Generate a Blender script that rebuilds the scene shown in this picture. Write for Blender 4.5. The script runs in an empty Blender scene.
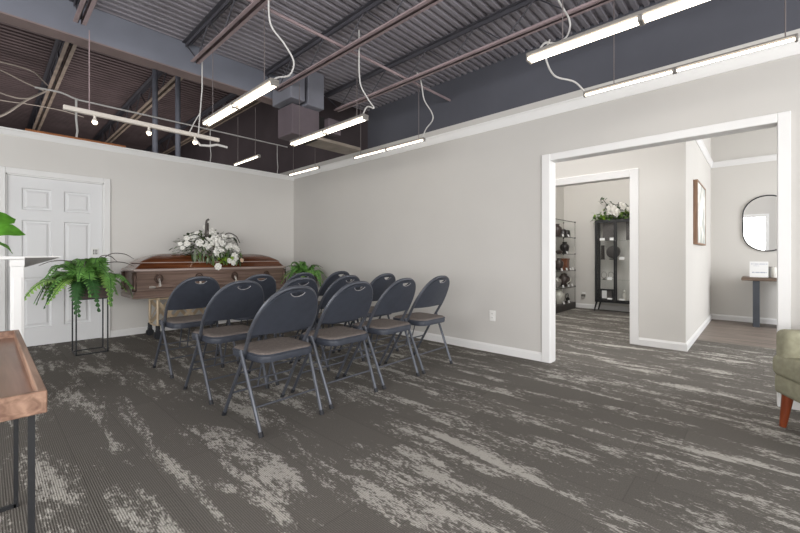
import bpy, bmesh, math, random
from mathutils import Vector, Matrix
rnd = random.Random(7)
S = bpy.context.scene
COL = S.collection
PI = math.pi

# ------------------------------------------------------------------ helpers
def lin(c):
    c = c / 255.0
    return c / 12.92 if c <= 0.04045 else ((c + 0.055) / 1.055) ** 2.4

def rgb(r, g, b):
    return (lin(r), lin(g), lin(b), 1.0)

def new_mat(name):
    m = bpy.data.materials.new(name)
    m.use_nodes = True
    nt = m.node_tree
    b = nt.nodes.get('Principled BSDF')
    return m, nt, b

def mat(name, col, rough=0.6, metal=0.0, var=0.06, scale=8.0, bump=0.0, bscale=60.0, stretch=(1, 1, 1), spec=0.5, coat=0.0):
    m, nt, b = new_mat(name)
    N, L = nt.nodes, nt.links
    tc = N.new('ShaderNodeTexCoord')
    mp = N.new('ShaderNodeMapping')
    mp.inputs['Scale'].default_value = stretch
    L.new(tc.outputs['Object'], mp.inputs['Vector'])
    no = N.new('ShaderNodeTexNoise')
    no.inputs['Scale'].default_value = scale
    no.inputs['Detail'].default_value = 4
    L.new(mp.outputs['Vector'], no.inputs['Vector'])
    ra = N.new('ShaderNodeValToRGB')
    lo = [max(0, c * (1 - 2 * var)) for c in col[:3]] + [1]
    hi = [min(1, c * (1 + 2 * var)) for c in col[:3]] + [1]
    ra.color_ramp.elements[0].position = 0.3
    ra.color_ramp.elements[1].position = 0.7
    ra.color_ramp.elements[0].color = lo
    ra.color_ramp.elements[1].color = hi
    L.new(no.outputs['Fac'], ra.inputs['Fac'])
    L.new(ra.outputs['Color'], b.inputs['Base Color'])
    b.inputs['Roughness'].default_value = rough
    b.inputs['Metallic'].default_value = metal
    b.inputs['Specular IOR Level'].default_value = spec
    b.inputs['Coat Weight'].default_value = coat
    if bump > 0:
        n2 = N.new('ShaderNodeTexNoise')
        n2.inputs['Scale'].default_value = bscale
        n2.inputs['Detail'].default_value = 3
        L.new(mp.outputs['Vector'], n2.inputs['Vector'])
        bu = N.new('ShaderNodeBump')
        bu.inputs['Strength'].default_value = bump
        bu.inputs['Distance'].default_value = 0.01
        L.new(n2.outputs['Fac'], bu.inputs['Height'])
        L.new(bu.outputs['Normal'], b.inputs['Normal'])
    return m

def wood(name, dark, light, axis=0, scale=3.0, rough=0.45, stretch=14.0, coat=0.0, spec=0.5):
    m, nt, b = new_mat(name)
    N, L = nt.nodes, nt.links
    tc = N.new('ShaderNodeTexCoord')
    mp = N.new('ShaderNodeMapping')
    sc = [stretch, stretch, stretch]
    sc[axis] = 1.0
    mp.inputs['Scale'].default_value = sc
    L.new(tc.outputs['Object'], mp.inputs['Vector'])
    no = N.new('ShaderNodeTexNoise')
    no.inputs['Scale'].default_value = scale
    no.inputs['Detail'].default_value = 6
    no.inputs['Distortion'].default_value = 0.6
    L.new(mp.outputs['Vector'], no.inputs['Vector'])
    ra = N.new('ShaderNodeValToRGB')
    ra.color_ramp.elements[0].position = 0.32
    ra.color_ramp.elements[1].position = 0.7
    ra.color_ramp.elements[0].color = dark
    ra.color_ramp.elements[1].color = light
    L.new(no.outputs['Fac'], ra.inputs['Fac'])
    L.new(ra.outputs['Color'], b.inputs['Base Color'])
    b.inputs['Roughness'].default_value = rough
    b.inputs['Coat Weight'].default_value = coat
    b.inputs['Specular IOR Level'].default_value = spec
    return m

def emis(name, col, strength):
    m, nt, b = new_mat(name)
    b.inputs['Base Color'].default_value = col
    b.inputs['Emission Color'].default_value = col
    b.inputs['Emission Strength'].default_value = strength
    return m

def glass(name, tint=(1, 1, 1, 1), refl=0.08):
    m = bpy.data.materials.new(name)
    m.use_nodes = True
    nt = m.node_tree
    for n in list(nt.nodes):
        nt.nodes.remove(n)
    out = nt.nodes.new('ShaderNodeOutputMaterial')
    mx = nt.nodes.new('ShaderNodeMixShader')
    tr = nt.nodes.new('ShaderNodeBsdfTransparent')
    tr.inputs['Color'].default_value = tint
    gl = nt.nodes.new('ShaderNodeBsdfGlossy')
    gl.inputs['Roughness'].default_value = 0.03
    mx.inputs['Fac'].default_value = refl
    nt.links.new(tr.outputs[0], mx.inputs[1])
    nt.links.new(gl.outputs[0], mx.inputs[2])
    nt.links.new(mx.outputs[0], out.inputs['Surface'])
    return m

def box(bm, c, s, rot=None, bev=0.0, mi=0, seg=1):
    """axis box centred at c, full size s"""
    g = bmesh.ops.create_cube(bm, size=1.0)
    vs = g['verts']
    bmesh.ops.scale(bm, vec=Vector(s), verts=vs)
    fs = set()
    for v in vs:
        fs.update(v.link_faces)
    if bev > 0:
        es = set()
        for v in vs:
            es.update(v.link_edges)
        r = bmesh.ops.bevel(bm, geom=list(es), offset=min(bev, min(s) * 0.49), segments=seg, affect='EDGES', profile=0.5)
        vs = set()
        for f in r['faces']:
            vs.update(f.verts)
        for f in fs:
            if f.is_valid:
                vs.update(f.verts)
        fs = set()
        for v in vs:
            fs.update(v.link_faces)
        vs = list(vs)
    M = Matrix.Translation(Vector(c))
    if rot is not None:
        M = M @ rot
    bmesh.ops.transform(bm, matrix=M, verts=vs)
    for f in fs:
        if f.is_valid:
            f.material_index = mi
    return vs

def b2(bm, lo, hi, bev=0.0, mi=0, seg=1):
    lo, hi = Vector(lo), Vector(hi)
    return box(bm, (lo + hi) / 2, [abs(hi[i] - lo[i]) for i in range(3)], None, bev, mi, seg)

def tube(bm, pts, r, n=8, cap=True, mi=0, closed=False):
    pts = [Vector(p) for p in pts]
    rs = r if isinstance(r, (list, tuple)) else [r] * len(pts)
    m = len(pts)
    prev = None
    rings = []
    for i, p in enumerate(pts):
        a = pts[i - 1] if (i > 0 or closed) else p
        c = pts[(i + 1) % m] if (i < m - 1 or closed) else p
        t = (c - a).normalized()
        if prev is None:
            up = Vector((0, 0, 1)) if abs(t.z) < 0.9 else Vector((1, 0, 0))
            u = t.cross(up).normalized()
        else:
            u = (prev - t * prev.dot(t)).normalized()
        prev = u
        w = t.cross(u)
        rings.append([bm.verts.new(p + (u * math.cos(2 * PI * k / n) + w * math.sin(2 * PI * k / n)) * rs[i]) for k in range(n)])
    for i in range(m if closed else m - 1):
        A, B = rings[i], rings[(i + 1) % m]
        for k in range(n):
            f = bm.faces.new((A[k], A[(k + 1) % n], B[(k + 1) % n], B[k]))
            f.material_index = mi
    if cap and not closed:
        bm.faces.new(list(reversed(rings[0]))).material_index = mi
        bm.faces.new(rings[-1]).material_index = mi

def sheet(bm, pts, mi=0):
    bm.faces.new([bm.verts.new(p) for p in pts]).material_index = mi

def lathe(bm, prof, c=(0, 0, 0), n=20, mi=0):
    c = Vector(c)
    rings = []
    for r, z in prof:
        rings.append([bm.verts.new(c + Vector((r * math.cos(2 * PI * k / n), r * math.sin(2 * PI * k / n), z))) for k in range(n)])
    for A, B in zip(rings, rings[1:]):
        for k in range(n):
            bm.faces.new((A[k], A[(k + 1) % n], B[(k + 1) % n], B[k])).material_index = mi
    bm.faces.new(list(reversed(rings[0]))).material_index = mi
    bm.faces.new(rings[-1]).material_index = mi

def loft(bm, rings, cap=True, mi=0, first=True):
    R = [[bm.verts.new(Vector(p)) for p in ring] for ring in rings]
    n = len(R[0])
    for A, B in zip(R, R[1:]):
        for k in range(n):
            bm.faces.new((A[k], A[(k + 1) % n], B[(k + 1) % n], B[k])).material_index = mi
    if cap:
        if first:
            bm.faces.new(list(reversed(R[0]))).material_index = mi
        bm.faces.new(R[-1]).material_index = mi

def spline(ctrl, n=8):
    """Catmull-Rom through control points"""
    P = [Vector(p) for p in ctrl]
    P = [P[0] * 2 - P[1]] + P + [P[-1] * 2 - P[-2]]
    out = []
    for i in range(1, len(P) - 2):
        for k in range(n):
            t = k / n
            a, b, c, d = P[i - 1], P[i], P[i + 1], P[i + 2]
            out.append(0.5 * ((2 * b) + (c - a) * t + (2 * a - 5 * b + 4 * c - d) * t * t + (3 * b - a - 3 * c + d) * t ** 3))
    out.append(P[-2])
    return out

def rrect(w, d, r, n=5, e=1.0):
    pts = []
    for cx, cy, a0 in ((1, 1, 0), (-1, 1, 90), (-1, -1, 180), (1, -1, 270)):
        for k in range(n + 1):
            a = math.radians(a0 + 90 * k / n)
            pts.append((cx * (w / 2 - r) + r * math.cos(a), cy * (d / 2 - r) + r * math.sin(a)))
    return pts

def obj(name, bm, mats, parent=None, smooth=35, recalc=True):
    if recalc:
        bmesh.ops.recalc_face_normals(bm, faces=bm.faces[:])
    me = bpy.data.meshes.new(name)
    bm.to_mesh(me)
    bm.free()
    for m in (mats if isinstance(mats, (list, tuple)) else [mats]):
        me.materials.append(m)
    if smooth:
        me.polygons.foreach_set('use_smooth', [True] * len(me.polygons))
        me.set_sharp_from_angle(angle=math.radians(smooth))
    o = bpy.data.objects.new(name, me)
    COL.objects.link(o)
    if parent is not None:
        o.parent = parent
    return o

def thing(name, label, cat, loc=(0, 0, 0), rotz=0.0, group=None):
    o = bpy.data.objects.new(name, None)
    COL.objects.link(o)
    o.empty_display_size = 0.1
    o.location = loc
    o.rotation_euler = (0, 0, rotz)
    tag(o, label, cat, group)
    return o

def tag(o, label, cat, group=None):
    o['label'] = label
    o['category'] = cat
    if group:
        o['group'] = group
    return o

def struct(name, bm, mats, parent=None, smooth=35):
    o = obj(name, bm, mats, parent, smooth)
    if parent is None:
        o['kind'] = 'structure'
    return o

def dup(root, loc, rotz, label, group=None):
    r = root.copy()
    COL.objects.link(r)
    r.location = loc
    r.rotation_euler = (0, 0, rotz)
    r['label'] = label
    if group:
        r['group'] = group
    for ch in list(root.children):
        c = ch.copy()
        COL.objects.link(c)
        c.parent = r
        for g in list(ch.children):
            d = g.copy()
            COL.objects.link(d)
            d.parent = c
    return r

B = bmesh.new

# ------------------------------------------------------------------ dimensions
XR, YB = 3.785, 6.131          # right wall face, back wall face
XE = 8.25                      # far exterior wall
XH = 5.272                      # hall wall face
DECK = 3.145

# ------------------------------------------------------------------ materials
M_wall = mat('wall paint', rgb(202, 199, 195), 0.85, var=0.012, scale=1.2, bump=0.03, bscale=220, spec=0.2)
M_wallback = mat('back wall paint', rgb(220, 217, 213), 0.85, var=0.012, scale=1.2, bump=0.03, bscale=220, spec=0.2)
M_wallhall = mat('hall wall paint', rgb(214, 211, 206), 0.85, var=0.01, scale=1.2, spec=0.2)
M_upper = mat('upper wall grey paint', rgb(86, 87, 95), 0.8, var=0.04, scale=1.5, spec=0.2)
M_uppershade = mat('shaded upper wall', rgb(82, 74, 77), 0.85, var=0.06, scale=1.5, spec=0.2)  # shade of the bay beyond the beam put into the wall colour
M_trim = mat('white trim paint', rgb(232, 231, 230), 0.5, var=0.01, scale=2)
M_door = mat('white door paint', rgb(226, 226, 227), 0.5, var=0.01, scale=2)
M_deck = mat('grey deck paint', rgb(142, 138, 145), 0.65, var=0.07, scale=2.5)
M_deckshade = mat('shaded brown deck', rgb(96, 82, 83), 0.75, var=0.1, scale=2.5)  # brown deck, its colour darkened for the shade behind the beam
M_beam = mat('grey steel paint', rgb(112, 115, 126), 0.6, var=0.05, scale=2)
M_flange = mat('pinkish primer flange', rgb(125, 108, 106), 0.65, var=0.06, scale=4)
M_joist = mat('joist primer', rgb(156, 138, 141), 0.6, var=0.08, scale=5)
M_joistdark = mat('joist dark', rgb(72, 71, 78), 0.65, var=0.08, scale=5)
M_joistrust = mat('joist rust', rgb(136, 122, 110), 0.65, var=0.15, scale=9)
M_post = mat('steel post paint', rgb(118, 120, 132), 0.6, var=0.05)
M_duct = mat('duct grey paint', rgb(116, 117, 126), 0.6, var=0.06, scale=3)
M_duct2 = mat('duct mauve paint', rgb(98, 88, 94), 0.65, var=0.08, scale=3)
M_duct3 = mat('duct beige metal', rgb(142, 132, 122), 0.6, var=0.1, scale=5)
M_black = mat('black metal', rgb(34, 35, 38), 0.45, var=0.05)
M_void = mat('dark opening', rgb(28, 26, 26), 0.9, var=0.05)
M_fixture = mat('fixture enamel', rgb(128, 124, 120), 0.5, var=0.01)
M_white = mat('white enamel', rgb(205, 198, 190), 0.4, var=0.01)
M_tube = emis('fluorescent glow', (1.0, 0.90, 0.74, 1), 6.0)
M_bulb = emis('spot bulb glow', (1.0, 0.82, 0.6, 1), 7.0)
M_cord = mat('white cord', rgb(200, 198, 196), 0.5, var=0.02)
M_wire = mat('hanger wire', rgb(120, 112, 112), 0.5, metal=0.3, var=0.03)
M_copper = mat('copper pipe', rgb(190, 128, 88), 0.4, metal=0.3, var=0.08)
M_cable = mat('tan cable', rgb(186, 176, 166), 0.6, var=0.06)
M_chairframe = mat('chair frame enamel', rgb(86, 89, 97), 0.33, metal=0.35, var=0.03)
M_vinyl = mat('charcoal vinyl', rgb(58, 62, 72), 0.5, var=0.05, scale=20, bump=0.08, bscale=300)
M_fabric = mat('taupe seat fabric', rgb(112, 103, 98), 0.9, var=0.09, scale=60, bump=0.2, bscale=400)
M_foot = mat('chair foot rubber', rgb(36, 37, 42), 0.7, var=0.03)
M_lip = mat('grey plastic lip', rgb(150, 148, 150), 0.4, var=0.02)
M_cas_body = wood('casket walnut', rgb(106, 86, 76), rgb(150, 128, 117), 0, 2.0, 0.3, 16, 0.4)
M_cas_lid = wood('casket mahogany', rgb(72, 38, 22), rgb(124, 74, 46), 0, 1.6, 0.22, 12, 0.5)
M_cas_edge = wood('casket edge', rgb(150, 130, 122), rgb(192, 172, 164), 0, 2, 0.3, 16, 0.4)
M_bronze = mat('dark bronze', rgb(96, 78, 70), 0.35, metal=0.6, var=0.08)
M_silver = mat('bright silver', rgb(225, 220, 212), 0.25, metal=0.7, var=0.03)
M_brass = mat('satin brass', rgb(210, 190, 162), 0.35, metal=0.35, var=0.06)
M_rubber = mat('black rubber', rgb(40, 41, 46), 0.6, var=0.05)
M_planter = wood('planter wood', rgb(74, 62, 58), rgb(104, 88, 82), 0, 3, 0.6, 8)
M_soil = mat('potting soil', rgb(46, 36, 28), 0.95, var=0.2, scale=40)
M_fern = mat('fern green', rgb(104, 152, 74), 0.5, var=0.22, scale=9)
M_fern2 = mat('fern light green', rgb(146, 186, 96), 0.5, var=0.18, scale=9)
M_fern3 = mat('fern dark green', rgb(52, 92, 46), 0.55, var=0.2, scale=9)
M_stemdark = mat('dark stem', rgb(88, 82, 78), 0.6, var=0.15, scale=20)
M_leaf = mat('leaf green', rgb(96, 122, 66), 0.5, var=0.25, scale=14)
M_leafdark = mat('leaf dark green', rgb(60, 78, 48), 0.5, var=0.25, scale=14)
M_leafgrey = mat('leaf grey green', rgb(132, 144, 120), 0.6, var=0.15, scale=14)
M_leafbright = mat('leaf bright green', rgb(134, 168, 58), 0.5, var=0.15, scale=14)
M_petal = mat('white petal', rgb(244, 242, 236), 0.6, var=0.03, scale=20)
M_petalc = mat('cream petal', rgb(238, 210, 184), 0.6, var=0.04, scale=20)
M_fiddle = mat('fiddle leaf green', rgb(96, 160, 52), 0.4, var=0.16, scale=12)
M_pot = mat('pot ceramic', rgb(205, 203, 200), 0.5, var=0.02)
M_tablewood = wood('tray table wood', rgb(112, 82, 66), rgb(172, 138, 117), 1, 2.4, 0.4, 16)
M_trayin = wood('tray inside wood', rgb(120, 86, 71), rgb(156, 119, 102), 1, 2.0, 0.3, 12)
M_green = mat('sage upholstery', rgb(160, 157, 134), 0.85, var=0.06, scale=30, bump=0.12, bscale=300)
M_legwood = wood('cherry leg', rgb(110, 48, 24), rgb(150, 76, 42), 2, 4, 0.35, 8)
M_shelfglass = glass('shelf glass', (0.9, 0.94, 0.92, 1), 0.12)
M_pane = glass('cabinet glass', (0.985, 0.99, 0.99, 1), 0.05)
M_chrome = mat('chrome post', rgb(150, 146, 140), 0.25, metal=0.8, var=0.02)
M_card = mat('white card', rgb(240, 240, 240), 0.6, var=0.01)
M_urnblack = mat('black glaze', rgb(48, 44, 44), 0.3, var=0.1)
M_urnbrown = mat('brown glaze', rgb(70, 60, 57), 0.3, var=0.15)
M_urnorange = wood('cherry urn wood', rgb(104, 64, 46), rgb(146, 98, 76), 2, 4, 0.4, 6)
M_urnwhite = mat('pale vase glaze', rgb(206, 204, 196), 0.4, var=0.06, scale=20)
M_urnsilver = mat('pewter', rgb(150, 146, 142), 0.35, metal=0.5, var=0.2, scale=30)
M_greybox = mat('grey panel', rgb(84, 80, 79), 0.6, var=0.06)
M_basedark = mat('dark plinth', rgb(66, 62, 60), 0.6, var=0.05)
M_console = wood('console wood', rgb(82, 68, 58), rgb(124, 104, 90), 1, 3, 0.5, 10)
M_steelblue = mat('dark steel leg', rgb(62, 66, 74), 0.5, var=0.04)
M_ink = mat('grey blue ink', rgb(150, 156, 180), 0.7, var=0.02)
M_canvasedge = wood('frame oak', rgb(120, 90, 70), rgb(158, 124, 98), 2, 4, 0.5, 10)
M_plate = mat('outlet plastic', rgb(234, 233, 230), 0.4, var=0.005)
M_slot = mat('outlet slot', rgb(90, 88, 86), 0.6, var=0.01)

def canvas_mat():
    m, nt, b = new_mat('pale abstract canvas')
    N, L = nt.nodes, nt.links
    tc = N.new('ShaderNodeTexCoord')
    no = N.new('ShaderNodeTexNoise')
    no.inputs['Scale'].default_value = 3.2
    no.inputs['Detail'].default_value = 3
    L.new(tc.outputs['Object'], no.inputs['Vector'])
    ra = N.new('ShaderNodeValToRGB')
    e = ra.color_ramp.elements
    e[0].position, e[0].color = 0.38, rgb(176, 182, 178)
    e[1].position, e[1].color = 0.56, rgb(234, 233, 228)
    x = e.new(0.47)
    x.color = rgb(206, 204, 196)
    L.new(no.outputs['Fac'], ra.inputs['Fac'])
    L.new(ra.outputs['Color'], b.inputs['Base Color'])
    b.inputs['Roughness'].default_value = 0.8
    return m
M_canvas = canvas_mat()

def mirror_mat():
    m, nt, b = new_mat('mirror silver')
    b.inputs['Base Color'].default_value = (0.9, 0.91, 0.92, 1)
    b.inputs['Metallic'].default_value = 1
    b.inputs['Roughness'].default_value = 0.02
    return m
M_mirror = mirror_mat()

def carpet_mat():
    """grey plank carpet with fine ribs and worn pale streaks running along Y"""
    m, nt, b = new_mat('plank carpet')
    N, L = nt.nodes, nt.links

    def val(op, a, c=None, c2=None):
        n = N.new('ShaderNodeMath')
        n.operation = op
        for i, v in enumerate((a, c, c2)):
            if v is None:
                continue
            if isinstance(v, (int, float)):
                n.inputs[i].default_value = v
            else:
                L.new(v, n.inputs[i])
        return n.outputs[0]

    def noise(vec, scale, detail, rough=0.5, dist=0.0):
        n = N.new('ShaderNodeTexNoise')
        n.inputs['Scale'].default_value = scale
        n.inputs['Detail'].default_value = detail
        n.inputs['Roughness'].default_value = rough
        n.inputs['Distortion'].default_value = dist
        L.new(vec, n.inputs['Vector'])
        return n.outputs['Fac']

    def comb(x, y, z):
        n = N.new('ShaderNodeCombineXYZ')
        for i, v in enumerate((x, y, z)):
            if isinstance(v, (int, float)):
                n.inputs[i].default_value = v
            else:
                L.new(v, n.inputs[i])
        return n.outputs[0]

    def ramp(v, a, c):
        n = N.new('ShaderNodeMapRange')
        n.interpolation_type = 'SMOOTHSTEP'
        n.inputs['From Min'].default_value = a
        n.inputs['From Max'].default_value = c
        L.new(v, n.inputs['Value'])
        return n.outputs[0]

    tc = N.new('ShaderNodeTexCoord')
    sp = N.new('ShaderNodeSeparateXYZ')
    L.new(tc.outputs['Object'], sp.inputs[0])
    X, Y = sp.outputs[0], sp.outputs[1]
    px = val('DIVIDE', val('SUBTRACT', X, 0.061), 0.257)
    col = val('FLOOR', px)
    fx = val('FRACT', px)
    wn = N.new('ShaderNodeTexWhiteNoise')
    wn.noise_dimensions = '1D'
    L.new(col, wn.inputs['W'])
    py = val('DIVIDE', val('ADD', Y, val('MULTIPLY', wn.outputs['Value'], 1.03)), 1.03)
    row = val('FLOOR', py)
    fy = val('FRACT', py)
    w2 = N.new('ShaderNodeTexWhiteNoise')
    w2.noise_dimensions = '2D'
    L.new(comb(col, row, 0), w2.inputs['Vector'])
    tid = w2.outputs['Value']
    # pale worn streaks: long along Y; slightly shifted per plank
    sx = val('ADD', X, val('MULTIPLY', tid, 0.035))
    sy = val('ADD', Y, val('MULTIPLY', tid, 0.25))
    big = noise(comb(val('MULTIPLY', sx, 7.0), val('MULTIPLY', sy, 1.2), 0), 1.0, 3, 0.55, 0.5)
    mid = noise(comb(val('MULTIPLY', sx, 24), val('MULTIPLY', sy, 8.0), 3.3), 1.0, 4, 0.68, 0.2)
    fine = noise(comb(val('MULTIPLY', X, 120), val('MULTIPLY', Y, 42), 7.7), 1.0, 3, 0.65)
    f = val('ADD', val('ADD', val('MULTIPLY', big, 1.0), val('MULTIPLY', mid, 0.62)), val('MULTIPLY', fine, 0.62))
    patch = ramp(f, 1.165, 1.30)
    # ribs along Y
    rib = val('SINE', val('MULTIPLY', X, 2 * PI / 0.0085))
    ribv = val('ADD', val('MULTIPLY', rib, 0.20), 0.97)
    # plank seams
    ex = val('MINIMUM', fx, val('SUBTRACT', 1.0, fx))
    ey = val('MINIMUM', fy, val('SUBTRACT', 1.0, fy))
    seam = val('MINIMUM', ramp(ex, 0.0, 0.02), ramp(ey, 0.0, 0.005))
    seamv = val('ADD', val('MULTIPLY', seam, 0.16), 0.84)
    tone = val('ADD', val('MULTIPLY', tid, 0.14), 0.93)
    speck = val('ADD', val('MULTIPLY', noise(comb(val('MULTIPLY', X, 170), val('MULTIPLY', Y, 170), 0), 1.0, 2, 0.6), 0.7), 0.65)
    mult = val('MULTIPLY', val('MULTIPLY', ribv, seamv), val('MULTIPLY', tone, speck))
    mx = N.new('ShaderNodeMix')
    mx.data_type = 'RGBA'
    L.new(patch, mx.inputs['Factor'])
    mx.inputs[6].default_value = rgb(112, 108, 103)
    mx.inputs[7].default_value = rgb(186, 182, 175)
    sc = N.new('ShaderNodeVectorMath')
    sc.operation = 'SCALE'
    L.new(mx.outputs[2], sc.inputs[0])
    L.new(mult, sc.inputs['Scale'])
    L.new(sc.outputs[0], b.inputs['Base Color'])
    b.inputs['Roughness'].default_value = 0.95
    b.inputs['Specular IOR Level'].default_value = 0.1
    bu = N.new('ShaderNodeBump')
    bu.inputs['Strength'].default_value = 0.3
    bu.inputs['Distance'].default_value = 0.003
    L.new(rib, bu.inputs['Height'])
    L.new(bu.outputs['Normal'], b.inputs['Normal'])
    return m
M_carpet = carpet_mat()
M_plank = wood('vinyl plank floor', rgb(104, 94, 87), rgb(142, 130, 121), 1, 1.6, 0.5, 9)

# ------------------------------------------------------------------ floor and walls
bm = B()
b2(bm, (-3.5, -3.3, -0.1), (6.07, 17.1, 0))
b2(bm, (6.07, 0.63, -0.1), (XE + 0.1, 12.1, 0))
struct('floor', bm, M_carpet)
bm = B()
b2(bm, (6.07, -3.3, -0.1), (XE + 0.1, 0.63, 0.001))
struct('floor.001', bm, M_plank)

OY0, OY1, OZ = -0.092, 1.503, 1.985       # big cased opening
bm = B()
for lo, hi in (((XR, -3.3, 0), (XR + 0.1, OY0, 2.6)), ((XR, OY0, OZ), (XR + 0.1, OY1, 2.6)), ((XR, OY1, 0), (XR + 0.1, 17, 2.6))):
    b2(bm, lo, hi, mi=0)
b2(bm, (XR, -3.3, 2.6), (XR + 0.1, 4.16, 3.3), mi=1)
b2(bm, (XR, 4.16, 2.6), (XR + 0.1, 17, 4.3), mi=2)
struct('wall_right', bm, [M_wall, M_upper, M_uppershade])

DX0, DX1, DZ = 0.160, 1.038, 1.972        # six panel door in the back wall
bm = B()
b2(bm, (-3.4, YB, 0), (DX0, YB + 0.11, 2.464))
b2(bm, (DX0, YB, DZ), (DX1, YB + 0.11, 2.464))
b2(bm, (DX1, YB, 0), (XR, YB + 0.11, 2.464))
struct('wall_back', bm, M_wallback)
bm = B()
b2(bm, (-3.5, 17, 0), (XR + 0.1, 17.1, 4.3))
struct('wall_far', bm, M_uppershade)

# left and front walls (behind the camera) with wide windows
bm = B()
WL = [(-2.4, 0.0), (0.25, 2.9), (3.15, 5.2)]
b2(bm, (-3.5, -3.3, 0), (-3.4, 17, 0.45))
b2(bm, (-3.5, -3.3, 2.62), (-3.4, 17, 3.3))
b2(bm, (-3.5, 4.17, 3.3), (-3.4, 17, 4.3))
ys = [-3.3] + [v for w in WL for v in w] + [17]
for i in range(0, len(ys), 2):
    b2(bm, (-3.5, ys[i], 0.45), (-3.4, ys[i + 1], 2.62))
struct('wall_left', bm, M_wall)
bm = B()
WF = [(-2.8, -0.6), (-0.3, 1.9), (2.2, 3.6)]
b2(bm, (-3.5, -3.3, 0), (XE, -3.2, 0.45))
b2(bm, (-3.5, -3.3, 2.62), (XE, -3.2, 3.3))
xs = [-3.5] + [v for w in WF for v in w] + [4.6, 7.6, XE]
for i in range(0, len(xs), 2):
    b2(bm, (xs[i], -3.3, 0.45), (xs[i + 1], -3.2, 2.62))
struct('wall_front', bm, M_wall)
k = 0
M_winglass = glass('window glass', (0.97, 0.98, 0.98, 1), 0.05)
for w in WL:
    k += 1
    bm = B()
    for lo, hi in (((-3.48, w[0], 0.45), (-3.42, w[0] + 0.05, 2.62)), ((-3.48, w[1] - 0.05, 0.45), (-3.42, w[1], 2.62)),
                   ((-3.48, w[0], 0.45), (-3.42, w[1], 0.5)), ((-3.48, w[0], 2.57), (-3.42, w[1], 2.62)),
                   ((-3.48, (w[0] + w[1]) / 2 - 0.025, 0.45), (-3.42, (w[0] + w[1]) / 2 + 0.025, 2.62))):
        b2(bm, lo, hi)
    f = struct('window_%d' % k, bm, M_trim)
    bm = B()
    b2(bm, (-3.455, w[0] + 0.05, 0.5), (-3.449, w[1] - 0.05, 2.57))
    obj('pane', bm, M_winglass, f)
for w in WF + [(4.6, 7.6)]:
    k += 1
    bm = B()
    for lo, hi in (((w[0], -3.28, 0.45), (w[0] + 0.05, -3.22, 2.62)), ((w[1] - 0.05, -3.28, 0.45), (w[1], -3.22, 2.62)),
                   ((w[0], -3.28, 0.45), (w[1], -3.22, 0.5)), ((w[0], -3.28, 2.57), (w[1], -3.22, 2.62))):
        b2(bm, lo, hi)
    f = struct('window_%d' % k, bm, M_trim)
    bm = B()
    b2(bm, (w[0] + 0.05, -3.255, 0.5), (w[1] - 0.05, -3.249, 2.57))
    obj('pane', bm, M_winglass, f)

# hall, urn room and entry beyond the opening
HY0, HY1, HZ = 1.138, 2.12, 1.999
bm = B()
b2(bm, (XH, 0.60, 0), (XH + 0.11, HY0, 3.3))
b2(bm, (XH, HY0, HZ), (XH + 0.11, HY1, 3.3))
b2(bm, (XH, HY1, 0), (XH + 0.11, 5.0, 3.3))
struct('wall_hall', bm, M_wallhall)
bm = B()
b2(bm, (XH + 0.11, 0.60, 0), (XE, 0.71, 3.3))
struct('wall_side', bm, M_wallhall)
bm = B()
b2(bm, (XE, -3.3, 0), (XE + 0.1, 12, 3.3))
struct('wall_entry', bm, M_wallhall)
bm = B()
b2(bm, (XH + 0.11, 3.0, 0), (XE, 3.1, 3.3))
struct('wall_display', bm, M_wallhall)
bm = B()
b2(bm, (XR + 0.1, 5.0, 0), (XH + 0.11, 5.1, 3.3))
struct('wall_end', bm, M_wallhall)
bm = B()
b2(bm, (XR + 0.1, -3.3, 3.3), (XE + 0.1, 12.1, 3.36))
struct('ceiling_hall', bm, M_wallhall)

# corrugated steel roof deck: ribs along X
def deck(bm, y0, y1, x0, x1, pitch=0.078, z0=DECK, dz=0.026):
    prof = []
    y = y0
    while y < y1:
        prof += [(y, 0), (y + pitch * 0.44, 0), (y + pitch * 0.54, dz), (y + pitch * 0.9, dz)]
        y += pitch
    prof.append((y, 0))
    a = [bm.verts.new((x0, p, z0 + z)) for p, z in prof]
    c = [bm.verts.new((x1, p, z0 + z)) for p, z in prof]
    for i in range(len(prof) - 1):
        bm.faces.new((a[i], a[i + 1], c[i + 1], c[i]))
bm = B()
deck(bm, -3.3, 4.16, -3.5, XR)
b2(bm, (-3.5, -3.3, DECK + 0.06), (XR, 4.18, DECK + 0.1))
struct('ceiling', bm, M_deck, smooth=0)
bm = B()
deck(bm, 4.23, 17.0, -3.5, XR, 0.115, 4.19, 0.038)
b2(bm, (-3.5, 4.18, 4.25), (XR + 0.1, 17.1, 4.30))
struct('ceiling.001', bm, M_deckshade, smooth=0)

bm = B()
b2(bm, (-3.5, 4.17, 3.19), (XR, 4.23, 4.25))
struct('wall_upper', bm, M_uppershade)

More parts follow.
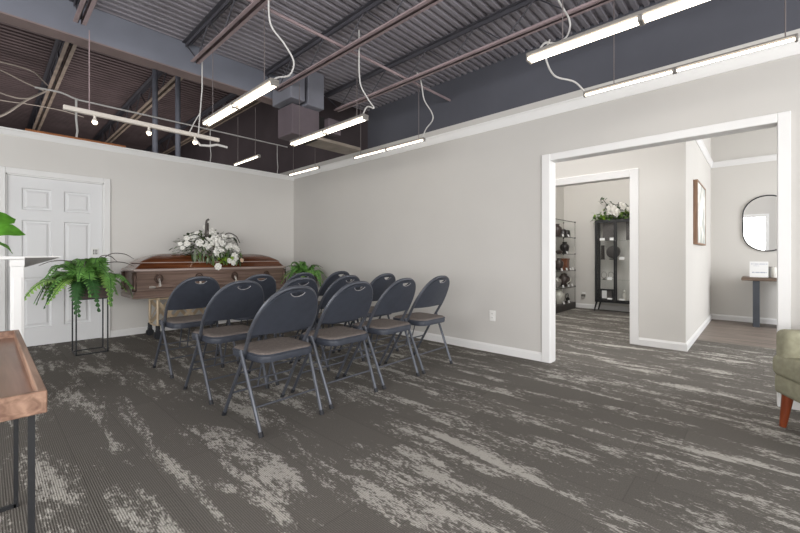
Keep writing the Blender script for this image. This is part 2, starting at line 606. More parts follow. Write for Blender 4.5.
# crown mouldings, baseboards and casings
def crown_profile(bm, a, c, nrm, z0, z1, t=0.035):
    """moulding from a to c (xy), nrm points into the room"""
    a, c, nrm = Vector((*a, 0)), Vector((*c, 0)), Vector((*nrm, 0))
    h = z1 - z0
    P = [(0.0, 0), (0.010, 0), (0.013, 0.12), (0.020, 0.3), (0.023, 0.7), (0.030, 0.82), (t, 0.86), (t, 1), (0, 1)]
    ra = [a + nrm * d + Vector((0, 0, z0 + h * z)) for d, z in P]
    rc = [c + nrm * d + Vector((0, 0, z0 + h * z)) for d, z in P]
    loft(bm, [ra, rc])
def base_profile(bm, a, c, nrm, h=0.088, t=0.016):
    a, c, nrm = Vector((*a, 0)), Vector((*c, 0)), Vector((*nrm, 0))
    P = [(0.0, 0), (t, 0), (t, 0.78), (t * 0.7, 0.82), (t * 0.6, 0.93), (t * 0.25, 1), (0, 1)]
    loft(bm, [[a + nrm * d + Vector((0, 0, h * z)) for d, z in P], [c + nrm * d + Vector((0, 0, h * z)) for d, z in P]])

bm = B()
crown_profile(bm, (XR, -3.2), (XR, YB), (-1, 0), 2.425, 2.522)
struct('trim_1', bm, M_trim)
bm = B()
crown_profile(bm, (-3.4, YB), (XR, YB), (0, -1), 2.398, 2.464)
b2(bm, (-3.4, YB - 0.036, 2.464), (XR - 0.036, YB + 0.14, 2.472))
struct('trim_2', bm, M_trim)
bm = B()
crown_profile(bm, (XE, -3.2), (XE, 0.60), (-1, 0), 2.51, 2.605)
crown_profile(bm, (XH, 0.60), (XE, 0.60), (0, -1), 2.51, 2.605)
struct('trim_3', bm, M_trim)

bm = B()
base_profile(bm, (XR, OY1 + 0.082), (XR, YB), (-1, 0))
base_profile(bm, (XR, -3.2), (XR, OY0 - 0.066), (-1, 0))
struct('baseboard_right', bm, M_trim)
bm = B()
base_profile(bm, (-3.4, YB), (DX0 - 0.07, YB), (0, -1))
base_profile(bm, (DX1 + 0.07, YB), (XR, YB), (0, -1))
struct('baseboard_back', bm, M_trim)
bm = B()
base_profile(bm, (XH, 0.60), (XH, HY0 - 0.088), (-1, 0))
base_profile(bm, (XH, HY1 + 0.088), (XH, 5.0), (-1, 0))
struct('baseboard_hall', bm, M_trim)
bm = B()
base_profile(bm, (XH - 0.016, 0.60), (XE, 0.60), (0, -1))
struct('baseboard_side', bm, M_trim)
bm = B()
base_profile(bm, (XE, -3.2), (XE, 0.60), (-1, 0))
base_profile(bm, (XE, 0.71), (XE, 3.0), (-1, 0))
struct('baseboard_entry', bm, M_trim)
bm = B()
base_profile(bm, (XH + 0.11, 3.0), (XE, 3.0), (0, -1))
struct('baseboard_display', bm, M_trim)

def casing_x(bm, x, sgn, y0, y1, z, w, t=0.018):
    """flat casing round an opening in a wall of constant x; sgn -1 faces -X"""
    a, c = (x - t, x + 0.002) if sgn < 0 else (x - 0.002, x + t)
    for lo, hi in (((a, y0 - w, 0), (c, y0 + 0.003, z + w)), ((a, y1 - 0.003, 0), (c, y1 + w, z + w)), ((a, y0 + 0.003, z - 0.003), (c, y1 - 0.003, z + w))):
        b2(bm, lo, hi, bev=0.004)
def lining_x(bm, x0, x1, y0, y1, z, t=0.003):
    b2(bm, (x0, y0, 0), (x1, y0 + t, z))
    b2(bm, (x0, y1 - t, 0), (x1, y1, z))
    b2(bm, (x0, y0, z - t), (x1, y1, z))
bm = B()
casing_x(bm, XR, -1, OY0, OY1, OZ, 0.064)
casing_x(bm, XR + 0.1, 1, OY0, OY1, OZ, 0.064)
lining_x(bm, XR, XR + 0.1, OY0, OY1, OZ)
b2(bm, (XR - 0.022, OY1, 0), (XR, OY1 + 0.082, OZ + 0.064), bev=0.004)
struct('trim_4', bm, M_trim)
bm = B()
casing_x(bm, XH, -1, HY0, HY1, HZ, 0.088)
lining_x(bm, XH, XH + 0.11, HY0, HY1, HZ)
struct('trim_5', bm, M_trim)
bm = B()
w, t = 0.068, 0.02
for lo, hi in (((DX0 - w, YB - t, 0), (DX0, YB + 0.002, DZ + w)), ((DX1, YB - t, 0), (DX1 + w, YB + 0.002, DZ + w)), ((DX0, YB - t, DZ), (DX1, YB + 0.002, DZ + w))):
    b2(bm, lo, hi, bev=0.005)
b2(bm, (DX0, YB, 0), (DX0 + 0.012, YB + 0.11, DZ))
b2(bm, (DX1 - 0.012, YB, 0), (DX1, YB + 0.11, DZ))
b2(bm, (DX0, YB, DZ - 0.012), (DX1, YB + 0.11, DZ))
struct('trim_6', bm, M_trim)

# six-panel door
bm = B()
dx0, dx1 = DX0 + 0.014, DX1 - 0.014
yf = YB + 0.022
W = dx1 - dx0
b2(bm, (dx0, yf + 0.018, 0.008), (dx1, yf + 0.045, DZ - 0.014))
sx = 0.115
mid = (dx0 + dx1) / 2
cols = ((dx0 + sx, mid - 0.055), (mid + 0.055, dx1 - sx))
rows = ((0.22, 0.80), (0.96, 1.46), (1.58, 1.83))
zt = DZ - 0.014
b2(bm, (dx0, yf, 0.008), (dx0 + sx, yf + 0.02, zt))
b2(bm, (dx1 - sx, yf, 0.008), (dx1, yf + 0.02, zt))
b2(bm, (mid - 0.055, yf, 0.008), (mid + 0.055, yf + 0.02, zt))
zz = [0.008] + [v for r in rows for v in r] + [zt]
for c0, c1 in cols:
    for i in range(0, len(zz), 2):
        b2(bm, (c0, yf, zz[i]), (c1, yf + 0.02, zz[i + 1]))
    for r0, r1 in rows:
        ins = lambda d: [(c0 + d, r0 + d), (c1 - d, r0 + d), (c1 - d, r1 - d), (c0 + d, r1 - d)]
        loft(bm, [[(x, yf + y, z) for x, z in ins(d)] for d, y in ((0.0, 0.0), (0.010, 0.0175), (0.024, 0.0175), (0.046, 0.004))], first=False)
door = struct('door_1', bm, M_door, smooth=20)
bm = B()
lx = 0.952
b2(bm, (lx - 0.036, yf - 0.014, 1.055), (lx + 0.036, yf + 0.001, 1.145), bev=0.005)
obj('lock_plate', bm, M_plate, door)
bm = B()
for i, z in enumerate((1.078, 1.1, 1.122)):
    for x in (-0.016, 0.0, 0.016):
        box(bm, (lx + x, yf - 0.015, z), (0.011, 0.004, 0.015))
obj('keypad', bm, M_slot, door)
bm = B()
tube(bm, [(lx, yf, 0.93), (lx, yf - 0.05, 0.93)], 0.012, 10)
tube(bm, [(lx, yf - 0.05, 0.93), (lx - 0.1, yf - 0.05, 0.93)], 0.009, 8)
lathe(bm, [(0.026, -0.004), (0.03, 0), (0.03, 0.004)], (0, 0, 0), 14)
obj('door_handle', bm, M_silver, door)

# ------------------------------------------------------------------ steel overhead
t = thing('steel_beam', 'large grey steel beam with pinkish underside crossing under the roof deck', 'beam', (0, 4.18, 2.845))
bm = B()
b2(bm, (-3.38, -0.006, 0.012), (2.70, 0.006, 0.29))
obj('web', bm, M_beam, t)
bm = B()
b2(bm, (-3.38, -0.078, 0.0), (2.70, 0.078, 0.012))
obj('bottom_flange', bm, M_flange, t)
bm = B()
b2(bm, (-3.38, -0.078, 0.275), (2.70, 0.078, 0.29))
obj('top_flange', bm, M_beam, t)
# near face filler: the web as seen is set flush to the flange edge by a cover channel
bm = B()
b2(bm, (-3.38, -0.078, 0.012), (2.66, -0.064, 0.275))
obj('cover_channel', bm, M_beam, t)

JX = (0.505, 1.345, 2.175, 3.0)
ORD = ('over the tray table', 'above the long track light', 'above the fluorescent light in front of the ducts', 'running along the grey upper wall')
ORD2 = ('where the loose tan cables hang', 'behind the two steel posts', 'in front of the far wall corner', 'beyond the ventilation duct')
def make_joist(x, y0, y1, label, dark_top, chordmat, end0, group):
    o = thing('roof_joist', label, 'joist', (x, y0, 2.86), 0, group)
    L = y1 - y0
    bm = B()
    for s in (-1, 1):
        box(bm, (s * 0.022, L / 2, 0.262), (0.036, L, 0.006))
        box(bm, (s * 0.007, L / 2, 0.245), (0.006, L, 0.034))
    obj('top_chord', bm, dark_top, o)
    bm = B()
    c0, c1 = (0.0, L - 0.22) if end0 else (0.22, L)
    for s in (-1, 1):
        b2(bm, (s * 0.008, c0, 0.0), (s * 0.040, c1, 0.005))
        b2(bm, (s * 0.008, c0, 0.0), (s * 0.013, c1, 0.034))
    obj('bottom_chord', bm, chordmat, o)
    bm = B()
    n = max(2, int(L / 0.55))
    st = L / n
    pts = []
    for i in range(n):
        pts += [(0, i * st, 0.25), (0, (i + 0.5) * st, 0.012)]
    pts.append((0, L, 0.25))
    tube(bm, pts, 0.007, 6)
    obj('web_rod', bm, M_joistdark, o)
    return o
for x, a, b_ in zip(JX, ORD, ORD2):
    make_joist(x, -3.15, 4.10, 'grey roof joist with pinkish bottom chord, ' + a, M_joistdark, M_joist, True, 'roof joists on the near side of the beam')
    if x * 1.5 > XR - 0.1:
        continue
    j_ = make_joist(x, 2.98, 11.25, 'rusty brown roof joist beyond the steel beam, ' + b_, M_joistdark, M_joistrust, False, 'roof joists beyond the beam')
    j_.location = (x * 1.5, 2.98 * 1.5, 1.05 + 1.81 * 1.5)     # higher roof bay with larger joists
    j_.scale = (1.5, 1.5, 1.5)

bm = B()
tube(bm, [(-3.3, 2.70, 2.9), (3.775, 2.70, 2.9)], 0.013, 6)
o = obj('bridging_rod', bm, M_joist)
tag(o, 'thin pinkish bridging rod crossing under the roof joists to the grey wall', 'rod')

for x, lab in ((1.66, 'slim grey steel post nearer the track light end, behind the back wall'), (1.955, 'slim grey steel post beside the hanging white cord, behind the back wall')):
    o = thing('steel_post', lab, 'post', (x, 6.32, 0), 0, 'steel posts beyond the back wall')
    bm = B()
    tube(bm, [(0, 0, 0.01), (0, 0, 4.18)], 0.036, 12)
    obj('shaft', bm, M_post, o)
    bm = B()
    b2(bm, (-0.08, -0.08, 4.178), (0.08, 0.08, 4.19))
    obj('cap_plate', bm, M_post, o)

# white conduit with drops over the back wall
o = thing('conduit', 'thin white conduit run with three drops above the back wall', 'conduit', (0, 6.2, 3.0))
bm = B()
tube(bm, spline([(0.40, 0, 0.02), (0.62, 0, 0.03), (0.74, 0, 0.0), (0.80, 0, -0.01)], 6) + [Vector((3.70, 0, 0.0))], 0.011, 8)
obj('pipe', bm, M_cord, o)
for x in (0.775, 2.37, 3.50):
    bm = B()
    tube(bm, [(x, 0, 0.0), (x, 0, -0.25), (x + 0.012, 0, -0.4), (x, 0, -0.5)], 0.012 if x < 1 else 0.007, 8)
    obj('drop_pipe', bm, M_cord, o)
bm = B()
tube(bm, [(0.318, 6.165, 2.494), (1.276, 6.165, 2.494)], 0.020, 8)
tag(obj('copper_pipe', bm, M_copper), 'orange copper pipe resting along the top of the back wall above the door', 'pipe')

# loose cables hanging from the first far joist
cables = [
    ('thick pale cable slanting down from the brown joist to the back wall', 0.012, [(0.46, 5.7, 2.85), (0.3, 5.7, 2.70), (0.10, 5.72, 2.48), (-0.25, 5.75, 2.3)]),
    ('tan cable looping high beside the brown joist', 0.007, [(0.47, 5.66, 2.90), (0.42, 5.66, 2.95), (0.34, 5.7, 3.03), (0.11, 5.7, 3.04), (-0.2, 5.7, 3.02)]),
    ('tan cable running straight up and away from the brown joist', 0.007, [(0.46, 5.80, 2.875), (0.30, 5.80, 2.92), (0.13, 5.80, 2.985), (-0.1, 5.80, 3.05)]),
    ('tan cable sagging in a shallow curve toward the brown joist', 0.007, [(0.47, 5.62, 2.85), (0.36, 5.62, 2.735), (0.25, 5.62, 2.685), (0.1, 5.62, 2.70), (-0.15, 5.62, 2.75)]),
    ('lowest tan cable trailing flat past the brown joist to the conduit', 0.006, [(0.8, 5.85, 2.69), (0.6, 5.85, 2.715), (0.35, 5.85, 2.71), (0.1, 5.85, 2.69), (-0.15, 5.85, 2.71)]),
]
for lab, r, pts in cables:
    bm = B()
    tube(bm, [(p.x * 1.5, p.y * 1.5, 1.05 + (p.z - 1.05) * 1.5) for p in spline(pts, 6)], r * 1.4, 6)
    tag(obj('hanging_cable', bm, M_cable), lab, 'cable', 'loose cables under the roof')

# ventilation duct at the end of the beam
o = thing('ventilation_duct', 'boxy grey ventilation duct unit at the end of the steel beam', 'duct', (2.45, 3.62, 2.40))
def duct_part(name, lo, hi, m, bev=0.005):
    bm = B()
    b2(bm, Vector(lo) - Vector((2.45, 3.62, 2.40)), Vector(hi) - Vector((2.45, 3.62, 2.40)), bev=bev)
    return obj(name, bm, m, o)
duct_part('duct_box', (2.30, 3.76, 2.40), (2.66, 4.06, 2.73), M_duct2)
duct_part('riser', (2.44, 3.66, 2.725), (2.655, 3.95, 3.12), M_duct)
duct_part('junction_box', (2.225, 3.66, 2.745), (2.40, 4.05, 3.01), M_duct)
duct_part('grille_opening', (2.66, 3.78, 2.47), (2.75, 4.04, 2.69), M_void)
duct_part('outlet_collar', (2.75, 3.70, 2.50), (2.93, 4.04, 2.67), M_duct2)
duct_part('support_shelf', (2.62, 3.75, 2.40), (3.30, 4.05, 2.44), M_duct3)

# ------------------------------------------------------------------ fluorescent strip lights (run along Y)
def strip_light(x, y0, y1, label, segs, hang, cord=None, slim=False):
    z = 2.26
    o = thing('fluorescent_light', label, 'light', (x, y0, z), 0, 'hanging fluorescent strip lights')
    L = y1 - y0
    hw_, ht = (0.018, 0.020) if slim else (0.034, 0.032)
    bm = B()
    b2(bm, (-hw_, 0, 0.010), (hw_, L, ht), bev=0.004)
    obj('housing', bm, M_fixture, o)
    sl = L / segs
    for i in range(segs):
        for e in (i * sl + 0.006, (i + 1) * sl - 0.006):
            bm = B()
            box(bm, (0, e, -0.004), (hw_ * 1.9, 0.012, 0.030), bev=0.003)
            obj('socket', bm, M_fixture, o)
    for i in range(segs):
        for s in ((0,) if slim else (-0.022, 0.022)):
            bm = B()
            tube(bm, [(s, i * sl + 0.012, -0.004), (s, (i + 1) * sl - 0.012, -0.004)], 0.0075 if slim else 0.009, 10)
            obj('light_tube', bm, M_tube, o)
    for h in hang:
        bm = B()
        tube(bm, [(0, h, ht), (0, h, 2.86 - z + 0.01)], 0.0034, 5)
        obj('hanger_wire', bm, M_wire, o)
    if cord:
        bm = B()
        tube(bm, [(p.x - x, p.y - y0, p.z - z) for p in spline(cord, 8)], 0.0065, 7)
        obj('power_cord', bm, M_cord, o)
    return o
strip_light(1.385, 2.484, 3.719, 'lit strip light in front of the steel beam, cord looping at its near end', 2, (0.15, 1.08),
            [(1.37, 2.55, 3.1), (1.372, 2.55, 2.87), (1.391, 2.55, 2.695), (1.50, 2.55, 2.60), (1.575, 2.55, 2.50), (1.54, 2.55, 2.39), (1.44, 2.54, 2.335), (1.388, 2.53, 2.292)])
strip_light(2.275, 2.524, 3.711, 'lit strip light hanging in front of the ventilation duct', 2, (0.12, 1.05),
            [(2.262, 2.6, 3.05), (2.262, 2.6, 2.918), (2.272, 2.6, 2.60), (2.36, 2.6, 2.48), (2.443, 2.6, 2.411), (2.36, 2.6, 2.40), (2.28, 2.58, 2.292)])
strip_light(2.265, 4.432, 5.11, 'short lit strip light over the back wall, past the duct light', 1, (0.10, 0.58), slim=True)
strip_light(3.11, 2.545, 3.663, 'lit strip light along the long wall crown moulding, over the back chairs', 2, (0.08, 1.0),
            [(3.05, 2.6, 2.95), (3.12, 2.6, 2.87), (3.17, 2.6, 2.703), (3.30, 2.6, 2.60), (3.31, 2.6, 2.52), (3.20, 2.6, 2.40), (3.115, 2.58, 2.28)], slim=True)
strip_light(3.107, 4.392, 5.144, 'short lit strip light in the far corner of the room', 1, (0.1, 0.65), slim=True)
strip_light(2.29, -0.16, 1.049, 'large bright strip light crossing the grey upper wall', 2, (0.06, 1.0),
            [(2.45, 1.0, 3.0), (2.62, 1.0, 2.80), (2.86, 1.0, 2.74), (2.81, 1.0, 2.607), (2.608, 1.0, 2.476), (2.427, 1.0, 2.403), (2.307, 1.0, 2.292)])
strip_light(3.07, -0.155, 0.97, 'thin lit strip light in front of the crown above the wide opening', 2, (0.05, 0.92),
            [(2.80, 1.12, 2.62), (2.72, 1.11, 2.52), (2.70, 1.10, 2.42), (2.80, 1.08, 2.345), (2.95, 1.0, 2.33), (3.066, 0.96, 2.28)], slim=True)

# track light
o = thing('track_light', 'white track light bar with small spot bulbs above the six panel door', 'light', (0.415, 3.95, 2.185))
bm = B()
b2(bm, (0, -0.018, 0), (1.18, 0.018, 0.036), bev=0.004)
obj('track', bm, M_white, o)
bm = B()
tube(bm, [(0.16, 0, 0.03), (0.16, 0, 0.68)], 0.004, 6)
obj('hanger_rod', bm, M_joist, o)
for i, x in enumerate((0.195, 0.575, 0.955)):
    bm = B()
    tube(bm, [(x, 0, 0.0), (x, 0, -0.025)], 0.010, 8)
    lathe(bm, [(0.008, -0.02), (0.014, -0.026), (0.019, -0.04), (0.018, -0.044)], (x, 0, 0), 12)
    s = obj('spot_socket', bm, M_white, o)
    bm = B()
    lathe(bm, [(0.004, -0.070), (0.013, -0.065), (0.019, -0.053), (0.017, -0.043), (0.008, -0.038)], (x, 0, 0), 12)
    obj('bulb', bm, M_bulb, s)
bm = B()
tube(bm, [(0.955, 0, -0.02), (1.00, -0.01, -0.07), (1.08, -0.01, -0.06), (1.16, 0, -0.03), (1.26, 0, -0.035)], 0.012, 8)
obj('plug', bm, M_cord, o)
bm = B()
tube(bm, [(0.985, 0, 0.02), (1.0, 0, 0.22), (1.02, 0, 0.48), (1.02, 0, 0.80)], 0.006, 6)
tube(bm, [(0.90, 0, 0.02), (0.95, 0, 0.14), (1.0, 0, 0.24)], 0.005, 6)
obj('power_cord', bm, M_cord, o)

# wall outlets
def outlet(loc, rotz, label):
    o = thing('wall_outlet', label, 'outlet', loc, rotz)
    bm = B()
    b2(bm, (-0.036, -0.007, -0.058), (0.036, 0.001, 0.058), bev=0.004)
    obj('cover_plate', bm, M_plate, o)
    for z in (-0.022, 0.022):
        bm = B()
        b2(bm, (-0.017, -0.010, z - 0.015), (0.017, -0.006, z + 0.015), bev=0.004)
        s = obj('socket', bm, M_plate, o)
        bm = B()
        for x in (-0.007, 0.007):
            box(bm, (x, -0.0105, z + 0.002), (0.002, 0.002, 0.009))
        obj('slot', bm, M_slot, s)
outlet((XR, 2.14, 0.397), -PI / 2, 'white double outlet low on the long beige wall beside the chairs')
outlet((XE, 2.605, 0.26), -PI / 2, 'white outlet with a plug low on the wall between the display shelves and cabinet')
bm = B()
b2(bm, (XE - 0.06, 2.57, 0.235), (XE - 0.009, 2.64, 0.285), bev=0.006)
tag(obj('power_adapter', bm, M_urnsilver), 'grey power adapter plugged into the low outlet in the display room', 'adapter')

# ------------------------------------------------------------------ folding chairs
ZT = 0.858
def chair_y(z):
    """forward offset of the front tube centre line at height z"""
    if z >= 0.46:
        return 0.20 - (z - 0.46) * 0.60
    return 0.20 + (0.46 - z) * 0.60
def arch(u0, z0, z1, n=24, e1=2.5, e2=2.1):
    pts = []
    for i in range(n + 1):
        a = PI - PI * i / n
        ca, sa = math.cos(a), math.sin(a)
        u = u0 * math.copysign(abs(ca) ** (2 / e1), ca)
        z = z0 + (z1 - z0) * abs(sa) ** (2 / e2)
        pts.append((u, z))
    return pts

def back_panel_mesh():
    bm = B()
    u0, z0, z1 = 0.208, 0.60, ZT - 0.012
    out = [(-0.215, 0.572), (-0.216, 0.585)] + arch(u0 + 0.008, z0, z1, 36) + [(0.216, 0.585), (0.215, 0.572)]
    nb = 12
    for i in range(1, nb):
        u = 0.215 - 0.43 * i / nb
        out.append((u, 0.572 - 0.006 * math.cos(u / 0.215 * PI / 2)))
    hole = []
    for u, z in ((-0.052, ZT - 0.034), (-0.03, ZT - 0.031), (0, ZT - 0.030), (0.03, ZT - 0.031), (0.052, ZT - 0.034), (0.038, ZT - 0.048), (0.02, ZT - 0.056), (0, ZT - 0.058), (-0.02, ZT - 0.056), (-0.038, ZT - 0.048)):
        hole.append((u, z))
    T = 0.013
    def mk(P, off):
        vs = []
        for u, z in P:
            d = 0.018 * (1 - (u / 0.215) ** 2)          # slight hollow for the back
            vs.append(bm.verts.new((u, chair_y(z) - d + off, z)))
        return vs
    sides = []
    for off in (-T, T):
        vo, vh = mk(out, off), mk(hole, off)
        eo = [bm.edges.new((vo[i], vo[(i + 1) % len(vo)])) for i in range(len(vo))]
        eh = [bm.edges.new((vh[i], vh[(i + 1) % len(vh)])) for i in range(len(vh))]
        bmesh.ops.triangle_fill(bm, use_beauty=True, use_dissolve=False, edges=eo + eh)
        sides.append((vo, vh))
    for k in (0, 1):
        a, c = sides[0][k], sides[1][k]
        n = len(a)
        for i in range(n):
            bm.faces.new((a[i], a[(i + 1) % n], c[(i + 1) % n], c[i]))
    return bm, hole

CG = 'folding chairs set in three rows before the casket'
def make_chair(label, loc, rz):
    o = thing('folding_chair', label, 'chair', loc, rz, CG)
    bm, hole = back_panel_mesh()
    bp = obj('backrest', bm, M_vinyl, o, smooth=40)
    bm = B()
    tube(bm, [(u, chair_y(z) - 0.018 * (1 - (u / 0.215) ** 2) - 0.013, z) for u, z in hole[4:] + hole[:1]], 0.0026, 6)
    obj('handle_lip', bm, M_lip, bp)
    bm = B()
    pts = [(-0.212, chair_y(0.46), 0.46), (-0.219, chair_y(0.53), 0.53)] + [(u, chair_y(z), z) for u, z in arch(0.222, 0.585, ZT, 28)] + [(0.219, chair_y(0.53), 0.53), (0.212, chair_y(0.46), 0.46)]
    tube(bm, pts, 0.0125, 8)
    obj('back_frame', bm, M_chairframe, o)
    # seat
    bm = B()
    def ring(k, z, dz=0.0):
        P = []
        for x, y in rrect(0.405, 0.39, 0.07, 5):
            wid = 1 + 0.06 * (y / 0.195)
            P.append((x * k * wid, 0.225 + y * k, z))
        return P
    loft(bm, [ring(0.90, 0.408), ring(0.985, 0.412), ring(1.0, 0.425), ring(1.0, 0.447), ring(0.985, 0.457), ring(0.965, 0.459)])
    st = obj('seat', bm, M_vinyl, o, smooth=50)
    bm = B()
    loft(bm, [ring(0.965, 0.455), ring(0.965, 0.461), ring(0.93, 0.468), ring(0.75, 0.473), ring(0.4, 0.475)])
    obj('seat_pad', bm, M_fabric, st, smooth=50)
    bm = B()
    tube(bm, [Vector(p) for p in ring(1.004, 0.452)], 0.0035, 5, closed=True)
    obj('piping', bm, M_vinyl, st)
    # legs
    for s in (-1, 1):
        bm = B()
        tube(bm, [(s * 0.212, chair_y(0.46), 0.46), (s * 0.216, 0.475, 0.014)], 0.0115, 8)
        lg = obj('leg', bm, M_chairframe, o)
        bm = B()
        tube(bm, [(s * 0.2155, 0.4665, 0.028), (s * 0.216, 0.483, 0.0)], 0.0145, 8)
        obj('foot_cap', bm, M_foot, lg)
        bm = B()
        tube(bm, [(s * 0.237, 0.205, 0.475), (s * 0.236, 0.195, 0.45), (s * 0.216, 0.006, 0.014)], 0.0115, 8)
        lg = obj('leg', bm, M_chairframe, o)
        bm = B()
        tube(bm, [(s * 0.2165, 0.012, 0.028), (s * 0.216, 0.0, 0.0)], 0.0145, 8)
        obj('foot_cap', bm, M_foot, lg)
        bm = B()
        tube(bm, [(s * 0.20, 0.20, 0.46), (s * 0.246, 0.20, 0.46)], 0.010, 8)
        obj('hinge', bm, M_chairframe, o)
        bm = B()
        tube(bm, [(s * 0.035, 0.30, 0.41), (s * 0.035, 0.375, 0.17)], 0.006, 6)
        obj('brace', bm, M_chairframe, o)
    for a, c in (((0.218, 0.07, 0.155), 0), ((0.213, 0.375, 0.17), 0), ((0.213, 0.335, 0.235), 0)):
        bm = B()
        tube(bm, [(-a[0], a[1], a[2]), (a[0], a[1], a[2])], 0.0065, 7)
        obj('stretcher', bm, M_chairframe, o)
    return o
CT = math.radians(1.8)
rows = (
    ('back row', [(1.306, 2.115), (1.842, 2.158), (2.365, 2.174), (2.885, 2.194)]),
    ('middle row', [(1.31, 2.845), (1.837, 2.87), (2.36, 2.89), (2.885, 2.91)]),
    ('front row near casket', [(1.313, 3.69), (1.90, 3.71), (2.41, 3.73), (2.945, 3.75)]),
)
SEATS = ('at the end farthest from the long wall', 'second from the far end', 'second from the long wall', 'closest to the long beige wall')
first = None
for rn, ps in rows:
    for (x, y), sn in zip(ps, SEATS):
        lab = 'black padded folding chair, %s, %s' % (rn, sn)
        rz = CT + rnd.uniform(-0.012, 0.012)
        if first is None:
            first = make_chair(lab, (x, y, 0), rz)
        else:
            dup(first, (x, y, 0), rz, lab, CG)

# ------------------------------------------------------------------ casket on its folding truck
CX0, CX1, CY0, CY1 = 1.20, 3.24, 5.45, 6.05
def crect(ix, iy, z, r=0.03):
    """rounded rectangle ring of the casket plan inset by ix, iy"""
    w, d = CX1 - CX0 - 2 * ix, CY1 - CY0 - 2 * iy
    return [(x, y, z) for x, y in rrect(w, d, min(r, d * 0.45), 4)]
cas = thing('casket', 'closed glossy brown wooden casket on a brass wheeled truck', 'casket', ((CX0 + CX1) / 2, (CY0 + CY1) / 2, 0))
bm = B()
loft(bm, [crect(0.05, 0.05, 0.615, 0.02), crect(0.035, 0.035, 0.625, 0.02), crect(0.03, 0.03, 0.845, 0.02), crect(0.02, 0.02, 0.86, 0.02)])
obj('body', bm, M_cas_body, cas)
bm = B()
loft(bm, [crect(0.03, 0.03, 0.525), crect(0.0, 0.0, 0.535), crect(-0.004, -0.004, 0.575), crect(0.012, 0.012, 0.60), crect(0.028, 0.028, 0.622)])
obj('base_moulding', bm, M_cas_body, cas)
bm = B()
loft(bm, [crect(0.012, 0.012, 0.858), crect(0.0, 0.0, 0.868), crect(0.0, 0.0, 0.884), crect(0.014, 0.014, 0.893)])
obj('rim', bm, M_cas_edge, cas)
bm = B()
loft(bm, [crect(0.022, 0.016, 0.890, 0.03), crect(0.04, 0.024, 0.905, 0.03), crect(0.075, 0.045, 0.94, 0.03), crect(0.095, 0.06, 0.963, 0.03)])
obj('lid', bm, M_cas_lid, cas)
bm = B()
loft(bm, [crect(0.085, 0.052, 0.962, 0.03), crect(0.09, 0.055, 0.973, 0.03), crect(0.14, 0.085, 1.005, 0.04), crect(0.21, 0.125, 1.04, 0.05), crect(0.30, 0.19, 1.068, 0.06), crect(0.40, 0.26, 1.08, 0.03)])
obj('lid_crown', bm, M_cas_lid, cas, smooth=50)
bm = B()
for k in (0.087,):
    ringp = crect(0.085, 0.05, 0.967, 0.03)
    tube(bm, ringp, 0.006, 6, closed=True)
obj('lid_bead', bm, M_cas_edge, cas)
hw, hd = (CX1 - CX0) / 2, (CY1 - CY0) / 2
for sx_ in (-1, 1):
    for sy_ in (-1, 1):
        bm = B()
        lathe(bm, [(0.02, 0.62), (0.028, 0.63), (0.022, 0.65), (0.026, 0.70), (0.02, 0.74), (0.027, 0.79), (0.021, 0.83), (0.03, 0.85)], (sx_ * (hw - 0.022), sy_ * (hd - 0.035), 0), 10)
        obj('corner_post', bm, M_bronze, cas)
for hx in (1.479, 1.952, 2.427, 2.913):
    x = hx - (CX0 + CX1) / 2
    bm = B()
    ring = [(x + 0.042 * math.cos(a), -hd + 0.022, 0.768 + 0.050 * math.sin(a)) for a in [2 * PI * i / 20 for i in range(20)]]
    tube(bm, ring, 0.009, 7, closed=True)
    tube(bm, [(x, -hd + 0.034, 0.768), (x, -hd + 0.012, 0.768)], 0.030, 12)
    lug = obj('handle_lug', bm, M_bronze, cas)
    bm = B()
    tube(bm, [(x, -hd + 0.01, 0.765), (x, -hd - 0.02, 0.72), (x, -hd - 0.028, 0.672)], [0.012, 0.012, 0.018], 8)
    obj('handle_arm', bm, M_silver, lug)
bm = B()
tube(bm, [(1.41 - (CX0 + CX1) / 2, -hd - 0.03, 0.668), (2.985 - (CX0 + CX1) / 2, -hd - 0.03, 0.668)], 0.014, 10)
hb = obj('carry_bar', bm, M_cas_body, cas)
bm = B()
for x0, x1 in ((1.36, 1.425), (2.965, 3.03)):
    tube(bm, [(x0 - (CX0 + CX1) / 2, -hd - 0.03, 0.668), (x1 - (CX0 + CX1) / 2, -hd - 0.03, 0.668)], 0.0165, 10)
obj('bar_tip', bm, M_silver, hb)

tr = thing('casket_truck', 'brass folding scissor truck on black wheels under the casket', 'cart', (2.22, 5.73, 0))
TX, TY = 0.73, 0.17
bm = B()
for y in (-TY, TY):
    b2(bm, (-TX - 0.08, y - 0.015, 0.495), (TX + 0.08, y + 0.015, 0.524), bev=0.004)
for x in (-TX, TX):
    b2(bm, (x - 0.015, -TY - 0.06, 0.495), (x + 0.015, TY + 0.06, 0.524), bev=0.004)
obj('top_rail', bm, M_brass, tr)
for x in (-TX, TX):
    for y in (-TY, TY):
        bm = B()
        tube(bm, [(x, y, 0.10), (x, y, 0.50)], 0.016, 10)
        lg = obj('leg', bm, M_brass, tr)
        bm = B()
        tube(bm, [(x, y, 0.09), (x, y, 0.17)], 0.024, 10)
        b2(bm, (x - 0.022, y - 0.024, 0.03), (x + 0.022, y - 0.018, 0.11))
        b2(bm, (x - 0.022, y + 0.018, 0.03), (x + 0.022, y + 0.024, 0.11))
        obj('caster_fork', bm, M_rubber, lg)
        bm = B()
        tube(bm, [(x, y - 0.015, 0.045), (x, y + 0.015, 0.045)], 0.045, 16)
        obj('wheel', bm, M_rubber, lg)
n = 6
